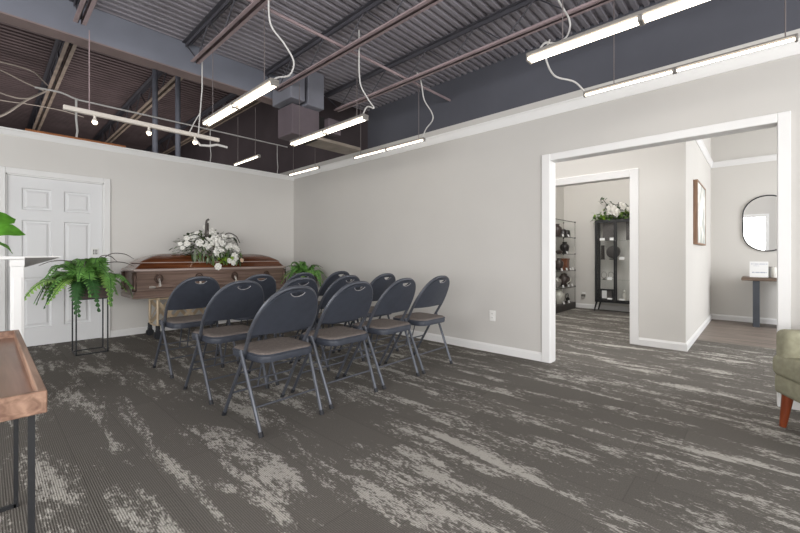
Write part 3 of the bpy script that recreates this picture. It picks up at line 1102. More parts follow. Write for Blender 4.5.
for y in (-TY, TY):
    bm = B()
    st = 2 * TX / n
    for i in range(n):
        x0 = -TX + i * st
        for za, zb, dy in ((0.16, 0.47, -0.008), (0.47, 0.16, 0.008)):
            p, q = Vector((x0, y + dy, za)), Vector((x0 + st, y + dy, zb))
            ang = math.atan2(q.z - p.z, q.x - p.x)
            box(bm, (p + q) / 2, ((q - p).length, 0.008, 0.040), Matrix.Rotation(-ang, 4, 'Y'))
    obj('scissor_bars', bm, M_brass, tr)
bm = B()
for x in (-TX, TX):
    tube(bm, [(x, -TY, 0.16), (x, TY, 0.16)], 0.010, 8)
    tube(bm, [(x, -TY, 0.44), (x, TY, 0.20)], 0.008, 8)
obj('cross_brace', bm, M_brass, tr)

# ------------------------------------------------------------------ plants
def frond_bm(L, rise, droop, width, seed, teeth=20):
    """arching fern frond along +Y from the origin"""
    r = random.Random(seed)
    bm = B()
    spine = []
    for i in range(teeth + 1):
        t = i / teeth
        y = L * (t ** 0.9) * (1 - 0.12 * droop * t)
        z = rise * math.sin(min(1, t * 1.15) * PI * 0.62) - droop * L * 0.75 * t ** 2.6
        spine.append(Vector((0.03 * math.sin(t * 3 + seed), y, z)))
    for i in range(teeth):
        t = (i + 0.5) / teeth
        p, q = spine[i], spine[i + 1]
        d = (q - p).normalized()
        w = width * (0.35 + 0.65 * math.sin(min(1, t * 1.05 + 0.12) * PI) ** 0.6) * (1 - 0.55 * max(0, t - 0.75) * 4)
        up = Vector((1, 0, 0)).cross(d).normalized()
        for s in (-1, 1):
            ww = w * r.uniform(0.85, 1.12)
            side = Vector((s, 0, 0))
            tip = p + d * (0.55 * (q - p).length + ww * 0.35) + side * ww + up * (-0.22 * ww + r.uniform(-0.006, 0.006))
            a = bm.verts.new(p)
            b = bm.verts.new(p + (q - p) * 0.98)
            m1 = bm.verts.new(p + (q - p) * 0.28 + side * ww * 0.5 + up * 0.004 + d * ww * 0.12)
            m2 = bm.verts.new(p + (q - p) * 0.95 + side * ww * 0.62 + d * ww * 0.26 + up * 0.002)
            c = bm.verts.new(tip)
            bm.faces.new((a, m1, m2, b))
            bm.faces.new((m1, c, m2))
    tube(bm, spine, [0.004] * (len(spine) - 1) + [0.001], 5, mi=1)
    return bm

def fern(label, loc, fr, R, seed, curls, avoid):
    o = thing('fern', label, 'plant', loc, 0, 'ferns in wooden planters')
    r = random.Random(seed)
    def shy(az):
        k = 1.0
        for ax, ay, amt in avoid:
            f = -math.sin(az) * ax + math.cos(az) * ay
            if f > 0.35:
                k = min(k, 1 - amt * (f - 0.35) / 0.65)
        return k
    meshes = []
    for k in range(9):
        L = R * (0.80, 1.0, 0.9, 0.7, 0.85, 0.6, 0.95, 0.75, 0.5)[k]
        bmm = frond_bm(L, R * (0.44, 0.35, 0.46, 0.54, 0.28, 0.58, 0.38, 0.42, 0.62)[k], (0.85, 0.75, 1.0, 0.6, 1.05, 0.35, 0.6, 1.1, 0.2)[k], R * 0.15, seed + k)
        tmp = obj('frond', bmm, [(M_fern, M_fern2, M_fern)[k % 3] if k != 4 else M_fern3, M_fern3], o, smooth=60, recalc=False)
        meshes.append(tmp.data)
        if k == 0:
            base = tmp
        az = 2 * PI * k / 9 + r.uniform(-0.2, 0.2)
        s = 0.95 * shy(az)
        tmp.scale = (s, s, s)
        tmp.rotation_euler = (0, 0, az)
        tmp.location = (r.uniform(-0.04, 0.04), r.uniform(-0.04, 0.04), 0)
    for i in range(fr):
        az = 2 * PI * (i * 0.381966) + r.uniform(-0.2, 0.2)
        c = base.copy()
        c.data = meshes[i % 9]
        COL.objects.link(c)
        c.parent = o
        s = r.uniform(0.75, 1.08)
        s *= shy(az)
        c.scale = (s, s, s)
        c.rotation_euler = (r.uniform(-0.12, 0.12), r.uniform(-0.2, 0.2), az)
        c.location = (r.uniform(-0.06, 0.06), r.uniform(-0.06, 0.06), 0)
    for i in range(curls):
        a = r.uniform(0, 2 * PI)
        bm = B()
        h = R * r.uniform(0.45, 0.62)
        ctrl = [(0, 0, 0), (0.02, 0.05, h * 0.6), (0.05, 0.16, h), (0.09, 0.30, h * 1.02), (0.11, 0.40, h * 0.86)]
        p = spline([(Matrix.Rotation(a, 3, 'Z') @ Vector(q)) * (R / 0.6) for q in ctrl], 5)
        tube(bm, p, [0.005] * (len(p) - 4) + [0.004, 0.004, 0.003, 0.002], 5)
        obj('curled_stem', bm, M_stemdark, o)
    return o

def plant_stand(label, loc, w, d):
    o = thing('plant_stand', label, 'plant stand', loc, 0, 'black framed plant stands')
    bm = B()
    b2(bm, (-w / 2 + 0.005, -d / 2 + 0.005, 0.595), (w / 2 - 0.005, d / 2 - 0.005, 0.60 + 0.005))
    for lo, hi in (((-w / 2, -d / 2, 0.595), (w / 2, -d / 2 + 0.015, 0.725)), ((-w / 2, d / 2 - 0.015, 0.595), (w / 2, d / 2, 0.725)),
                   ((-w / 2, -d / 2 + 0.015, 0.595), (-w / 2 + 0.015, d / 2 - 0.015, 0.725)), ((w / 2 - 0.015, -d / 2 + 0.015, 0.595), (w / 2, d / 2 - 0.015, 0.725))):
        b2(bm, lo, hi)
    obj('planter_box', bm, M_planter, o)
    bm = B()
    b2(bm, (-w / 2 + 0.015, -d / 2 + 0.015, 0.66), (w / 2 - 0.015, d / 2 - 0.015, 0.70))
    obj('soil', bm, M_soil, o)
    g = 0.012
    for x in (-1, 1):
        for y in (-1, 1):
            bm = B()
            cx, cy = x * (w / 2 - g / 2), y * (d / 2 - g / 2)
            b2(bm, (cx - g / 2, cy - g / 2, 0), (cx + g / 2, cy + g / 2, 0.595))
            obj('leg', bm, M_black, o)
    for z in (0.0, 0.583):
        bm = B()
        for y in (-1, 1):
            cy = y * (d / 2 - g / 2)
            b2(bm, (-w / 2, cy - g / 2, z), (w / 2, cy + g / 2, z + g))
        for x in (-1, 1):
            cx = x * (w / 2 - g / 2)
            b2(bm, (cx - g / 2, -d / 2, z), (cx + g / 2, d / 2, z + g))
        obj('rail', bm, M_black, o)
plant_stand('black wire plant stand with wooden planter in front of the white door', (0.79, 5.38, 0), 0.28, 0.27)
fern('big arching green fern in the planter in front of the white door', (0.79, 5.36, 0.70), 42, 0.60, 21, 6, ((0.6, 0.8, 0.5), (1.0, 0.0, 0.25)))
plant_stand('black wire plant stand hidden behind the chairs between casket and corner', (3.44, 5.26, 0), 0.28, 0.27)
fern('bushy green fern between the casket and the room corner', (3.44, 5.24, 0.70), 44, 0.46, 47, 3, ((1.0, 0.0, 0.42), (-0.15, 0.99, 0.5)))

# ------------------------------------------------------------------ casket spray
def leaf_bm(bm, p, dirv, L, w, up=Vector((0, 0, 1)), mi=0, droop=0.3):
    d = dirv.normalized()
    s = d.cross(up)
    if s.length < 0.1:
        s = Vector((1, 0, 0))
    s.normalize()
    n = s.cross(d)
    rows_ = []
    for t, k in ((0, 0.12), (0.3, 0.9), (0.6, 1.0), (0.85, 0.55), (1.0, 0.06)):
        c = p + d * (L * t) - Vector((0, 0, 1)) * (droop * L * t * t)
        rows_.append([bm.verts.new(c - s * w * k + n * 0.15 * w * k), bm.verts.new(c), bm.verts.new(c + s * w * k + n * 0.15 * w * k)])
    for a, c in zip(rows_, rows_[1:]):
        for i in (0, 1):
            bm.faces.new((a[i], a[i + 1], c[i + 1], c[i])).material_index = mi

def rose_bm(R, seed):
    r = random.Random(seed)
    bm = B()
    lathe(bm, [(0.01 * R, -0.25 * R), (0.35 * R, -0.15 * R), (0.42 * R, 0.15 * R), (0.3 * R, 0.42 * R), (0.05 * R, 0.5 * R)], (0, 0, 0), 10)
    for ringn, (cnt, rad, tilt, size) in enumerate(((4, 0.22, 0.25, 0.55), (5, 0.40, 0.55, 0.66), (6, 0.55, 0.95, 0.72), (7, 0.60, 1.35, 0.75))):
        for k in range(cnt):
            a = 2 * PI * k / cnt + ringn * 0.5 + r.uniform(-0.15, 0.15)
            tl = tilt + r.uniform(-0.12, 0.12)
            M = Matrix.Rotation(a, 4, 'Z') @ Matrix.Translation((0, rad * R * 0.6, -0.12 * R)) @ Matrix.Rotation(-tl, 4, 'X')
            g = []
            for j in range(4):
                tt = j / 3
                row = []
                for i in range(4):
                    s = i / 3 * 2 - 1
                    wd = size * R * (0.35 + 0.65 * math.sin(min(1, tt * 0.8 + 0.15) * PI))
                    row.append(bm.verts.new(M @ Vector((s * wd * 0.62, 0.16 * R * (1 - s * s) * -1 + 0.22 * R * tt * tt, tt * size * R * 1.0 - 0.08 * R * s * s))))
                g.append(row)
            for j in range(3):
                for i in range(3):
                    bm.faces.new((g[j][i], g[j][i + 1], g[j + 1][i + 1], g[j + 1][i]))
    return bm

def arrangement(name, label, cat, loc, flowers, leaves, seed, fronds=(), stalks=(), bright=4, leafmats=None, cream=None, floor_z=None):
    o = thing(name, label, cat, loc)
    L0 = Vector(loc)
    r = random.Random(seed)
    proto = None
    variants = []
    for i, (p, R) in enumerate(flowers):
        v = Vector(p) - L0
        if len(variants) < 3:
            c = obj('flower', rose_bm(1.0, seed + i), M_petal, o, smooth=60, recalc=False)
            variants.append(c)
        else:
            c = variants[i % 3].copy()
            COL.objects.link(c)
            c.parent = o
        c.location = v
        c.scale = (R, R, R)
        out = Vector((v.x * 0.9, v.y * 0.6 - 0.5, v.z * 0.5 + 0.12))
        c.rotation_euler = out.to_track_quat('Z', 'Y').to_euler()
        if cream is not None and i in cream:
            c.data = c.data.copy()
            c.data.materials[0] = M_petalc
    bm = B()
    for p, d, L, w, mi in leaves:
        leaf_bm(bm, Vector(p) - L0, Vector(d), L, w, mi=mi, droop=r.uniform(0.05, 0.5))
    if floor_z:
        for v in bm.verts:
            w = v.co + L0
            zz_ = floor_z(w.x, w.y)
            if zz_ is not None and w.z < zz_:
                v.co.z = zz_ - L0.z + 0.01 * abs(math.sin(w.x * 90))
    f = obj('foliage', bm, leafmats or [M_leaf, M_leafdark, M_leafgrey, M_leafbright], o, smooth=60, recalc=False)
    f['kind'] = 'stuff'
    for i, (p, L, rise, droop, ang) in enumerate(fronds):
        c = obj('frond', frond_bm(L, rise, droop, 0.05, seed + 50 + i), [M_leafdark, M_stemdark], o, smooth=60, recalc=False)
        c.location = Vector(p) - L0
        c.rotation_euler = (0, 0, ang)
    for pts, rad in stalks:
        bm = B()
        pp = spline([Vector(q) - L0 for q in pts], 5)
        tube(bm, pp, rad, 6)
        obj('stalk', bm, M_stemdark, o)
    return o

FL = [(1.997, 5.58, 1.231, .042), (2.074, 5.552, 1.186, .040), (2.133, 5.57, 1.219, .038), (2.224, 5.607, 1.285, .062), (2.227, 5.501, 1.102, .062), (2.108, 5.603, 1.273, .034), (2.304, 5.575, 1.231, .038), (2.357, 5.626, 1.322, .040), (2.454, 5.626, 1.326, .034), (2.403, 5.547, 1.184, .044), (2.431, 5.464, 1.039, .050), (1.832, 5.57, 1.212, .032), (1.92, 5.626, 1.306, .040), (2.161, 5.681, 1.412, .050), (2.122, 5.7, 1.451, .034), (2.171, 5.4, 0.905, .038), (2.337, 5.431, 0.984, .030), (2.388, 5.42, 0.952, .030), (2.516, 5.436, 0.991, .026), (2.207, 5.663, 1.382, .036), (2.499, 5.524, 1.145, .030), (1.75, 5.57, 1.21, .022), (1.767, 5.538, 1.158, .022), (1.985, 5.649, 1.348, .036), (1.847, 5.617, 1.288, .030), (2.359, 5.538, 1.167, .030), (2.466, 5.543, 1.177, .036), (2.217, 5.552, 1.189, .026)]
r = random.Random(3)
leaves = []
def lid_z(x, y):
    if not (CX0 - 0.01 < x < CX1 + 0.01 and CY0 - 0.012 < y < CY1 + 0.012):
        return None
    d = min(y - CY0, CY1 - y)
    P = [(-0.02, 0.90), (0.016, 0.905), (0.045, 0.94), (0.06, 0.97), (0.085, 1.005), (0.125, 1.04), (0.19, 1.068), (0.31, 1.082)]
    for (a, za), (c, zc) in zip(P, P[1:]):
        if d <= c:
            return za + (zc - za) * (d - a) / (c - a) + 0.012
    return 1.095
ctr = Vector((2.15, 5.72, 1.10))
for i in range(420):
    a = r.uniform(0, 2 * PI)
    e = r.uniform(-0.15, 1.35)
    d = Vector((math.cos(a) * math.cos(e) * 1.25, math.sin(a) * math.cos(e) * 0.55, math.sin(e) * 0.85))
    q = ctr + Vector((d.x * 0.36, d.y * 0.36, d.z * 0.36)) * r.uniform(0.45, 0.98)
    if q.y > 5.98:
        q.y = 5.98 - r.uniform(0, 0.1)
    mi = r.choices((0, 1, 2, 3), (4, 4, 3, 0))[0]
    dd = Vector((d.x, d.y - 0.35, d.z * 0.7)) + Vector((r.uniform(-.6, .6), r.uniform(-.3, .1), r.uniform(-.5, .5)))
    leaves.append((q, dd, r.uniform(0.05, 0.10), r.uniform(0.010, 0.022), mi))
for i in range(60):      # drooping foliage over the front of the lid
    x = r.uniform(1.86, 2.5)
    leaves.append((Vector((x, 5.50 + r.uniform(-0.03, 0.05), r.uniform(1.0, 1.16))), Vector((r.uniform(-.3, .3), -0.35, r.uniform(-1.2, -0.2))), r.uniform(0.07, 0.13), r.uniform(0.010, 0.02), r.choices((0, 1, 2), (3, 3, 3))[0]))
for i in range(26):
    x = r.uniform(2.2, 2.4)
    leaves.append((Vector((x, 5.46 + r.uniform(-0.03, 0.03), r.uniform(0.96, 1.08))), Vector((r.uniform(-.8, .8), -0.6, r.uniform(-.7, .6))), r.uniform(0.05, 0.09), r.uniform(0.012, 0.022), 3))
for i in range(40):      # wispy pale filler at the sides
    s = -1 if i < 26 else 1
    x = 2.15 + s * r.uniform(0.28, 0.42)
    leaves.append((Vector((x, 5.6 + r.uniform(-0.05, 0.1), r.uniform(1.08, 1.28))), Vector((s, -0.2, r.uniform(-.3, .8))), r.uniform(0.05, 0.09), r.uniform(0.006, 0.012), 2))
arrangement('casket_spray', 'large spray of white flowers and greenery on the casket lid', 'flowers', (2.15, 5.74, 1.08),
            [(f[:3], f[3] * 1.22) for f in FL], leaves, 11,
            fronds=[((2.12, 5.60, 1.24), 0.34, 0.14, 0.55, PI / 2 - 0.1), ((2.08, 5.62, 1.20), 0.30, 0.12, 0.6, PI / 2 + 0.15), ((2.33, 5.62, 1.28), 0.26, 0.06, 0.7, -PI / 2 + 0.2)],
            stalks=[([(2.11, 5.68, 1.3), (2.10, 5.64, 1.42), (2.10, 5.62, 1.53), (2.125, 5.60, 1.56)], 0.014),
                    ([(2.14, 5.68, 1.3), (2.13, 5.65, 1.45), (2.125, 5.64, 1.51)], 0.012),
                    ([(2.30, 5.65, 1.30), (2.40, 5.63, 1.38), (2.50, 5.60, 1.34), (2.55, 5.58, 1.24)], 0.007)], cream={18}, floor_z=lid_z)

# ------------------------------------------------------------------ tray table in the near corner
TBX0, TBX1, TBY0, TBY1, TBZ = -0.42, 0.112, 1.36, 2.58, 0.70
o = thing('tray_table', 'warm wood tray top table on black metal legs', 'table', ((TBX0 + TBX1) / 2, (TBY0 + TBY1) / 2, 0), 0)
hw, hd = (TBX1 - TBX0) / 2, (TBY1 - TBY0) / 2
bm = B()
b2(bm, (-hw, -hd, TBZ - 0.058), (hw, -hd + 0.018, TBZ), bev=0.002)
b2(bm, (-hw, hd - 0.018, TBZ - 0.058), (hw, hd, TBZ), bev=0.002)
b2(bm, (-hw, -hd + 0.018, TBZ - 0.058), (-hw + 0.018, hd - 0.018, TBZ), bev=0.002)
b2(bm, (hw - 0.018, -hd + 0.018, TBZ - 0.058), (hw, hd - 0.018, TBZ), bev=0.002)
obj('tray_rim', bm, M_tablewood, o)
bm = B()
b2(bm, (-hw + 0.017, -hd + 0.017, TBZ - 0.054), (hw - 0.017, hd - 0.017, TBZ - 0.032))
obj('tabletop', bm, M_trayin, o)
g = 0.015
for y in (-hd + 0.14, hd - 0.30):
    for x in (-hw + 0.04, hw - 0.022):
        bm = B()
        b2(bm, (x - g / 2, y - g / 2, 0), (x + g / 2, y + g / 2, TBZ - 0.058))
        obj('leg', bm, M_black, o)
    bm = B()
    b2(bm, (-hw + 0.04, y - g / 2, 0), (hw - 0.022, y + g / 2, g))
    obj('floor_bar', bm, M_black, o)
    bm = B()
    b2(bm, (-hw + 0.04, y - g / 2, TBZ - 0.058 - g), (hw - 0.022, y + g / 2, TBZ - 0.058))
    obj('cross_bar', bm, M_black, o)

# ------------------------------------------------------------------ white pedestal with plant behind the tray table
o = thing('pedestal_stand', 'white square column pedestal with thin overhanging top in front of the door', 'pedestal', (0.160, 3.8, 0))
bm = B()
b2(bm, (-0.038, -0.036, 0.02), (0.031, 0.036, 0.98), bev=0.004)
b2(bm, (-0.026, -0.040, 0.10), (0.019, -0.033, 0.90), bev=0.002)
obj('column', bm, M_trim, o)
bm = B()
b2(bm, (-0.07, -0.065, 0.0), (0.06, 0.065, 0.03), bev=0.004)
obj('base', bm, M_trim, o)
bm = B()
b2(bm, (-0.62, -0.06, 1.026), (0.033, 0.36, 1.048), bev=0.003)
loft(bm, [[(0.033, -0.058, 1.038), (0.033, -0.058, 1.048), (0.033, 0.36, 1.048), (0.033, 0.36, 0.965), (0.033, 0.10, 0.965)],
          [(0.225, -0.03, 1.040), (0.225, -0.03, 1.048), (0.225, 0.20, 1.048), (0.225, 0.20, 1.040), (0.225, 0.10, 1.040)]])
obj('top', bm, M_trim, o, smooth=20)
bm = B()
b2(bm, (-0.042, -0.042, 0.978), (0.033, 0.042, 1.028), bev=0.003)
obj('capital', bm, M_trim, o)

def big_leaf_bm(L, Wd, seed):
    r = random.Random(seed)
    bm = B()
    n = 9
    rows_ = []
    for i in range(n + 1):
        t = i / n
        w = Wd * (math.sin(min(1, 0.08 + t * 0.95) * PI) ** 0.55) * (0.55 + 0.5 * t) * (1 + 0.14 * math.sin(t * 16 + seed))
        z = 0.20 * L * math.sin(t * PI * 0.8) - 0.25 * L * t * t
        row = []
        for s in (-1, -0.5, 0, 0.5, 1):
            row.append(bm.verts.new((s * w, L * t, z + abs(s) * 0.12 * w + 0.02 * L * math.sin(t * 14 + s * 3))))
        rows_.append(row)
    for a, c in zip(rows_, rows_[1:]):
        for k_ in range(4):
            bm.faces.new((a[k_], a[k_ + 1], c[k_ + 1], c[k_]))
    return bm
o = thing('leafy_plant', 'leafy green potted plant at the picture edge on the white pedestal top', 'plant', (-0.12, 3.94, 1.049))
bm = B()
lathe(bm, [(0.06, 0), (0.075, 0.01), (0.085, 0.10), (0.09, 0.11), (0.08, 0.11), (0.075, 0.10)], (0, 0, 0), 20)
obj('pot', bm, M_pot, o)
bm = B()
tube(bm, spline([(0, 0, 0.09), (0.01, 0.0, 0.2), (-0.01, 0, 0.34)], 5), 0.006, 6)
obj('stem', bm, M_leafdark, o)
spec_ = [(0.04, -0.04, 0.17, -PI / 2 + 0.15, 0.26, 0.095, 0.46, 0.95), (0.07, -0.06, 0.14, -PI / 2 - 0.1, 0.25, 0.08, 0.15, 0.8), (0.10, -0.08, 0.11, -PI / 2, 0.18, 0.028, -0.42, 0.5),
         (0.0, -0.03, 0.20, -PI / 2 + 0.3, 0.22, 0.07, 0.75, 0.9), (0, 0, 0.28, 0.4, 0.2, 0.06, 0.5, 0), (0, 0, 0.2, 1.4, 0.22, 0.06, 0.2, 0), (0, 0, 0.22, 2.4, 0.22, 0.06, 0.25, 0), (0, 0, 0.3, 3.2, 0.2, 0.06, 0.6, 0.3)]
for i, (x, y, z, a, L, wd, tilt, roll) in enumerate(spec_):
    c = obj('leaf', big_leaf_bm(L, wd, i), M_fiddle if i != 2 else M_fern, o, smooth=60, recalc=False)
    c.location = (x, y, z)
    c.rotation_euler = (Matrix.Rotation(a, 3, 'Z') @ Matrix.Rotation(tilt, 3, 'X') @ Matrix.Rotation(roll, 3, 'Y')).to_euler()

# ------------------------------------------------------------------ armchair at the picture edge
o = thing('armchair', 'sage green upholstered armchair with tapered reddish wooden legs', 'armchair', (3.335, -0.115, 0), 0)
# local frame: x along the chair width, y = facing direction
AN = math.radians(28)
o.rotation_euler = (0, 0, AN)
AX = 0.06         # front corner of the chair (end of the visible face) in local x
def soft_box(lo, hi, r, seg=4):
    bm = B()
    b2(bm, lo, hi, bev=r, seg=seg)
    return bm
obj('base', soft_box((AX - 0.72, -0.70, 0.20), (AX, 0.03, 0.32), 0.02, 2), M_green, o, smooth=60)
obj('seat_cushion', soft_box((AX - 0.72, -0.58, 0.305), (AX + 0.012, 0.045, 0.445), 0.045, 4), M_green, o, smooth=60)
for x0, x1 in ((AX - 0.13, AX), (AX - 0.72, AX - 0.59)):
    obj('arm', soft_box((x0, -0.72, 0.30), (x1, 0.03, 0.600), 0.04, 4), M_green, o, smooth=60)
obj('backrest', soft_box((AX - 0.68, -0.76, 0.30), (AX - 0.04, -0.58, 0.84), 0.06, 4), M_green, o, smooth=60)
for x, y in ((AX - 0.055, -0.015), (AX - 0.665, -0.015), (AX - 0.055, -0.66), (AX - 0.665, -0.66)):
    bm = B()
    dx, dy = (0.012 if x > AX - 0.4 else -0.012), (0.02 if y > -0.3 else -0.02)
    tube(bm, [(x + dx, y + dy, 0.0), (x, y, 0.205)], [0.017, 0.029], 12)
    obj('leg', bm, M_legwood, o)

# ------------------------------------------------------------------ entry: picture, mirror, console table
o = thing('wall_picture', 'tall pale abstract canvas with a wooden frame on the entry side wall', 'picture', (5.92, 0.60, 1.59))
bm = B()
for lo, hi in (((0, -0.045, -0.395), (0.02, 0, 0.395)), ((0.96, -0.045, -0.395), (0.98, 0, 0.395)), ((0.02, -0.045, 0.375), (0.96, 0, 0.395)), ((0.02, -0.045, -0.395), (0.96, 0, -0.375))):
    b2(bm, lo, hi)
obj('frame', bm, M_canvasedge, o)
bm = B()
b2(bm, (0.02, -0.040, -0.375), (0.96, -0.005, 0.375))
obj('canvas', bm, M_canvas, o)

o = thing('mirror', 'pill shaped wall mirror with thin black frame above the console table', 'mirror', (XE, -0.085, 1.555))
def pill(R, H, n=14):
    pts = []
    for i in range(n + 1):
        a = PI * i / n
        pts.append((R * math.cos(a), H / 2 - R + R * math.sin(a)))
    for i in range(n + 1):
        a = PI + PI * i / n
        pts.append((R * math.cos(a), -H / 2 + R + R * math.sin(a)))
    return pts
bm = B()
tube(bm, [(-0.018, y, z) for y, z in pill(0.285, 0.86)], 0.009, 8, closed=True)
obj('frame', bm, M_black, o)
bm = B()
P = pill(0.282, 0.854)
loft(bm, [[(-0.016, y, z) for y, z in P], [(-0.002, y, z) for y, z in P]])
obj('mirror_glass', bm, M_mirror, o, smooth=0)

o = thing('console_table', 'narrow wood console table with a broad dark steel leg under the mirror', 'table', (7.95, -0.10, 0))
bm = B()
b2(bm, (-0.22, -0.32, 0.682), (0.22, 0.305, 0.732), bev=0.008)
obj('tabletop', bm, M_console, o)
for y in (-0.16, 0.14):
    bm = B()
    b2(bm, (-0.20, y - 0.038, 0.0), (0.14, y + 0.038, 0.682), bev=0.003)
    obj('leg', bm, M_steelblue, o)

o = thing('sign_card', 'white printed card standing on the console table', 'sign', (7.82, 0.012, 0.732), 0)
bm = B()
rot = Matrix.Rotation(math.radians(10), 4, 'Y')
box(bm, (0.022, 0, 0.118), (0.006, 0.205, 0.236), rot)
obj('card', bm, M_card, o)
rl = random.Random(9)
def text_line(z, y0, y1, hgt):
    bm = B()
    y = y0
    while y > y1:
        w_ = rl.uniform(0.006, 0.018)
        box(bm, Matrix.Translation((0.022, 0, 0.118)) @ rot @ Vector((-0.0035, y - w_ / 2, z - 0.118)), (0.001, w_, hgt), rot)
        y -= w_ + rl.uniform(0.003, 0.008)
    t_ = obj('printed_text', bm, M_ink, o)
    t_['kind'] = 'stuff'
text_line(0.198, 0.085, -0.085, 0.009)
text_line(0.170, 0.06, 0.0, 0.004)
text_line(0.072, 0.075, -0.085, 0.014)
bm = B()
box(bm, (0.055, 0, 0.10), (0.004, 0.12, 0.20), Matrix.Rotation(math.radians(-10), 4, 'Y'))
obj('easel_back', bm, M_card, o)
o = thing('candle', 'white pillar candle beside the card on the console table', 'candle', (7.90, -0.158, 0.732))
bm = B()
lathe(bm, [(0.034, 0), (0.036, 0.004), (0.036, 0.145), (0.032, 0.15), (0.006, 0.146)], (0, 0, 0), 16)
obj('wax', bm, M_petal, o)
bm = B()
tube(bm, [(0, 0, 0.145), (0.002, 0, 0.165)], 0.0015, 5)
obj('wick', bm, M_black, o)
o = thing('glass_jar', 'small grey glass jar between the card and the candle', 'jar', (8.02, -0.115, 0.732))
bm = B()
lathe(bm, [(0.03, 0), (0.034, 0.004), (0.034, 0.12), (0.028, 0.13), (0.028, 0.14), (0.024, 0.14)], (0, 0, 0), 16)
obj('body', bm, mat('smoked glass', rgb(150, 150, 148), 0.2, var=0.05), o)
bm = B()
lathe(bm, [(0.029, 0.138), (0.031, 0.142), (0.031, 0.155), (0.01, 0.16)], (0, 0, 0), 16)
obj('lid', bm, M_urnsilver, o)

# ------------------------------------------------------------------ display shelves and cabinet in the urn room
SX0, SX1, SY0, SY1 = 6.9, 8.13, 2.72, 2.97
SZ = (1.729, 1.414, 1.089, 0.764, 0.44)
o = thing('display_shelf', 'open glass display shelves on chrome posts against the far room wall', 'shelf', (SX0, SY0, 0))
W, D = SX1 - SX0, SY1 - SY0
bm = B()
b2(bm, (0, 0, 0.0), (W, D, 0.125), bev=0.004)
obj('plinth', bm, M_basedark, o)
for z in SZ:
    bm = B()
    sheet(bm, [(0, 0.005, z), (W, 0.005, z), (W, D, z), (0, D, z)])
    obj('glass_shelf', bm, M_shelfglass, o)
    bm = B()
    b2(bm, (0, -0.001, z - 0.010), (W, 0.005, z + 0.001))
    obj('shelf_edge', bm, M_greybox, o)
for x in (0.012, W - 0.012):
    for y in (0.012, D - 0.012):
        bm = B()
        tube(bm, [(x, y, 0.12), (x, y, 1.74)], 0.006, 8)
        obj('post', bm, M_chrome, o)
        bm = B()
        for z in SZ:
            tube(bm, [(x, y, z - 0.016), (x, y, z + 0.012)], 0.013, 8)
        obj('shelf_clamp', bm, M_urnblack, o)

def urn(name, label, cat, loc, prof, m, handles=None, lid=None, group='urns and keepsakes on the glass shelves'):
    o = thing(name, label, cat, loc, 0, group)
    bm = B()
    lathe(bm, prof, (0, 0, 0), 16)
    obj('body', bm, m, o, smooth=50)
    if lid:
        bm = B()
        lathe(bm, lid, (0, 0, 0), 16)
        obj('lid', bm, m, o, smooth=50)
    if handles:
        for s in (-1, 1):
            bm = B()
            r_, z0, z1 = handles
            tube(bm, spline([(s * r_ * 0.7, 0, z1), (s * r_ * 1.25, 0, z1 * 0.97), (s * r_ * 1.3, 0, (z0 + z1) / 2 + 0.02), (s * r_ * 0.85, 0, z0)], 5), 0.009, 6)
            obj('handle', bm, m, o)
    return o
YU = 2.84
def vase(h, r):
    return [(r * .5, 0), (r * .55, h * .03), (r * .8, h * .25), (r, h * .55), (r * .92, h * .72), (r * .5, h * .86), (r * .42, h * .92), (r * .55, h)]
def jar_(h, r):
    return [(r * .85, 0), (r, h * .04), (r, h * .8), (r * .9, h * .86)]
z1, z2, z3, z4, z5 = SZ[1] + .002, SZ[2] + .002, SZ[3] + .002, SZ[4] + .002, 0.127
urn('urn', 'tall dark brown vase shaped urn at the end of the upper glass shelf', 'urn', (7.47, YU, z1), vase(0.245, 0.085), M_urnbrown)
urn('urn', 'dark cylinder urn beside the tall vase urn on the upper glass shelf', 'urn', (7.76, YU, z1), jar_(0.15, 0.075), M_urnblack, lid=[(0.07, 0.13), (0.07, 0.145), (0.03, 0.165), (0.01, 0.17)])
urn('urn', 'dark cylinder urn nearest the chrome corner post on the upper glass shelf', 'urn', (7.97, YU, z1), jar_(0.145, 0.065), M_urnblack, lid=[(0.06, 0.125), (0.06, 0.14), (0.03, 0.155), (0.01, 0.16)])
urn('urn', 'dark two handled urn on the second glass shelf', 'urn', (7.85, YU, z2), vase(0.235, 0.09), M_urnblack, handles=(0.085, 0.07, 0.17))
urn('keepsake_box', 'small dark keepsake bowl beside the two handled urn', 'keepsake', (7.555, YU, z2), [(0.03, 0), (0.06, 0.02), (0.065, 0.045), (0.04, 0.065), (0.01, 0.07)], M_urnbrown)
urn('urn', 'dark plum urn on the middle glass shelf', 'urn', (7.555, YU, z3), vase(0.24, 0.085), M_urnbrown)
ob = thing('urn', 'reddish wooden box urn on the middle glass shelf', 'urn', (7.86, YU, z3), 0, 'urns and keepsakes on the glass shelves')
bm = B()
b2(bm, (-0.075, -0.075, 0.0), (0.075, 0.075, 0.02), bev=0.003)
b2(bm, (-0.065, -0.065, 0.02), (0.065, 0.065, 0.21), bev=0.004)
obj('body', bm, M_urnorange, ob)
bm = B()
b2(bm, (-0.075, -0.075, 0.21), (0.075, 0.075, 0.235), bev=0.006)
obj('lid', bm, M_urnorange, ob)
urn('keepsake_box', 'small black keepsake beside the reddish box urn', 'keepsake', (8.05, YU, z3), [(0.05, 0), (0.055, 0.01), (0.055, 0.05), (0.03, 0.07), (0.01, 0.075)], M_urnblack)
urn('urn', 'pewter grey urn on the fourth glass shelf', 'urn', (7.46, YU, z4), vase(0.21, 0.08), M_urnsilver)
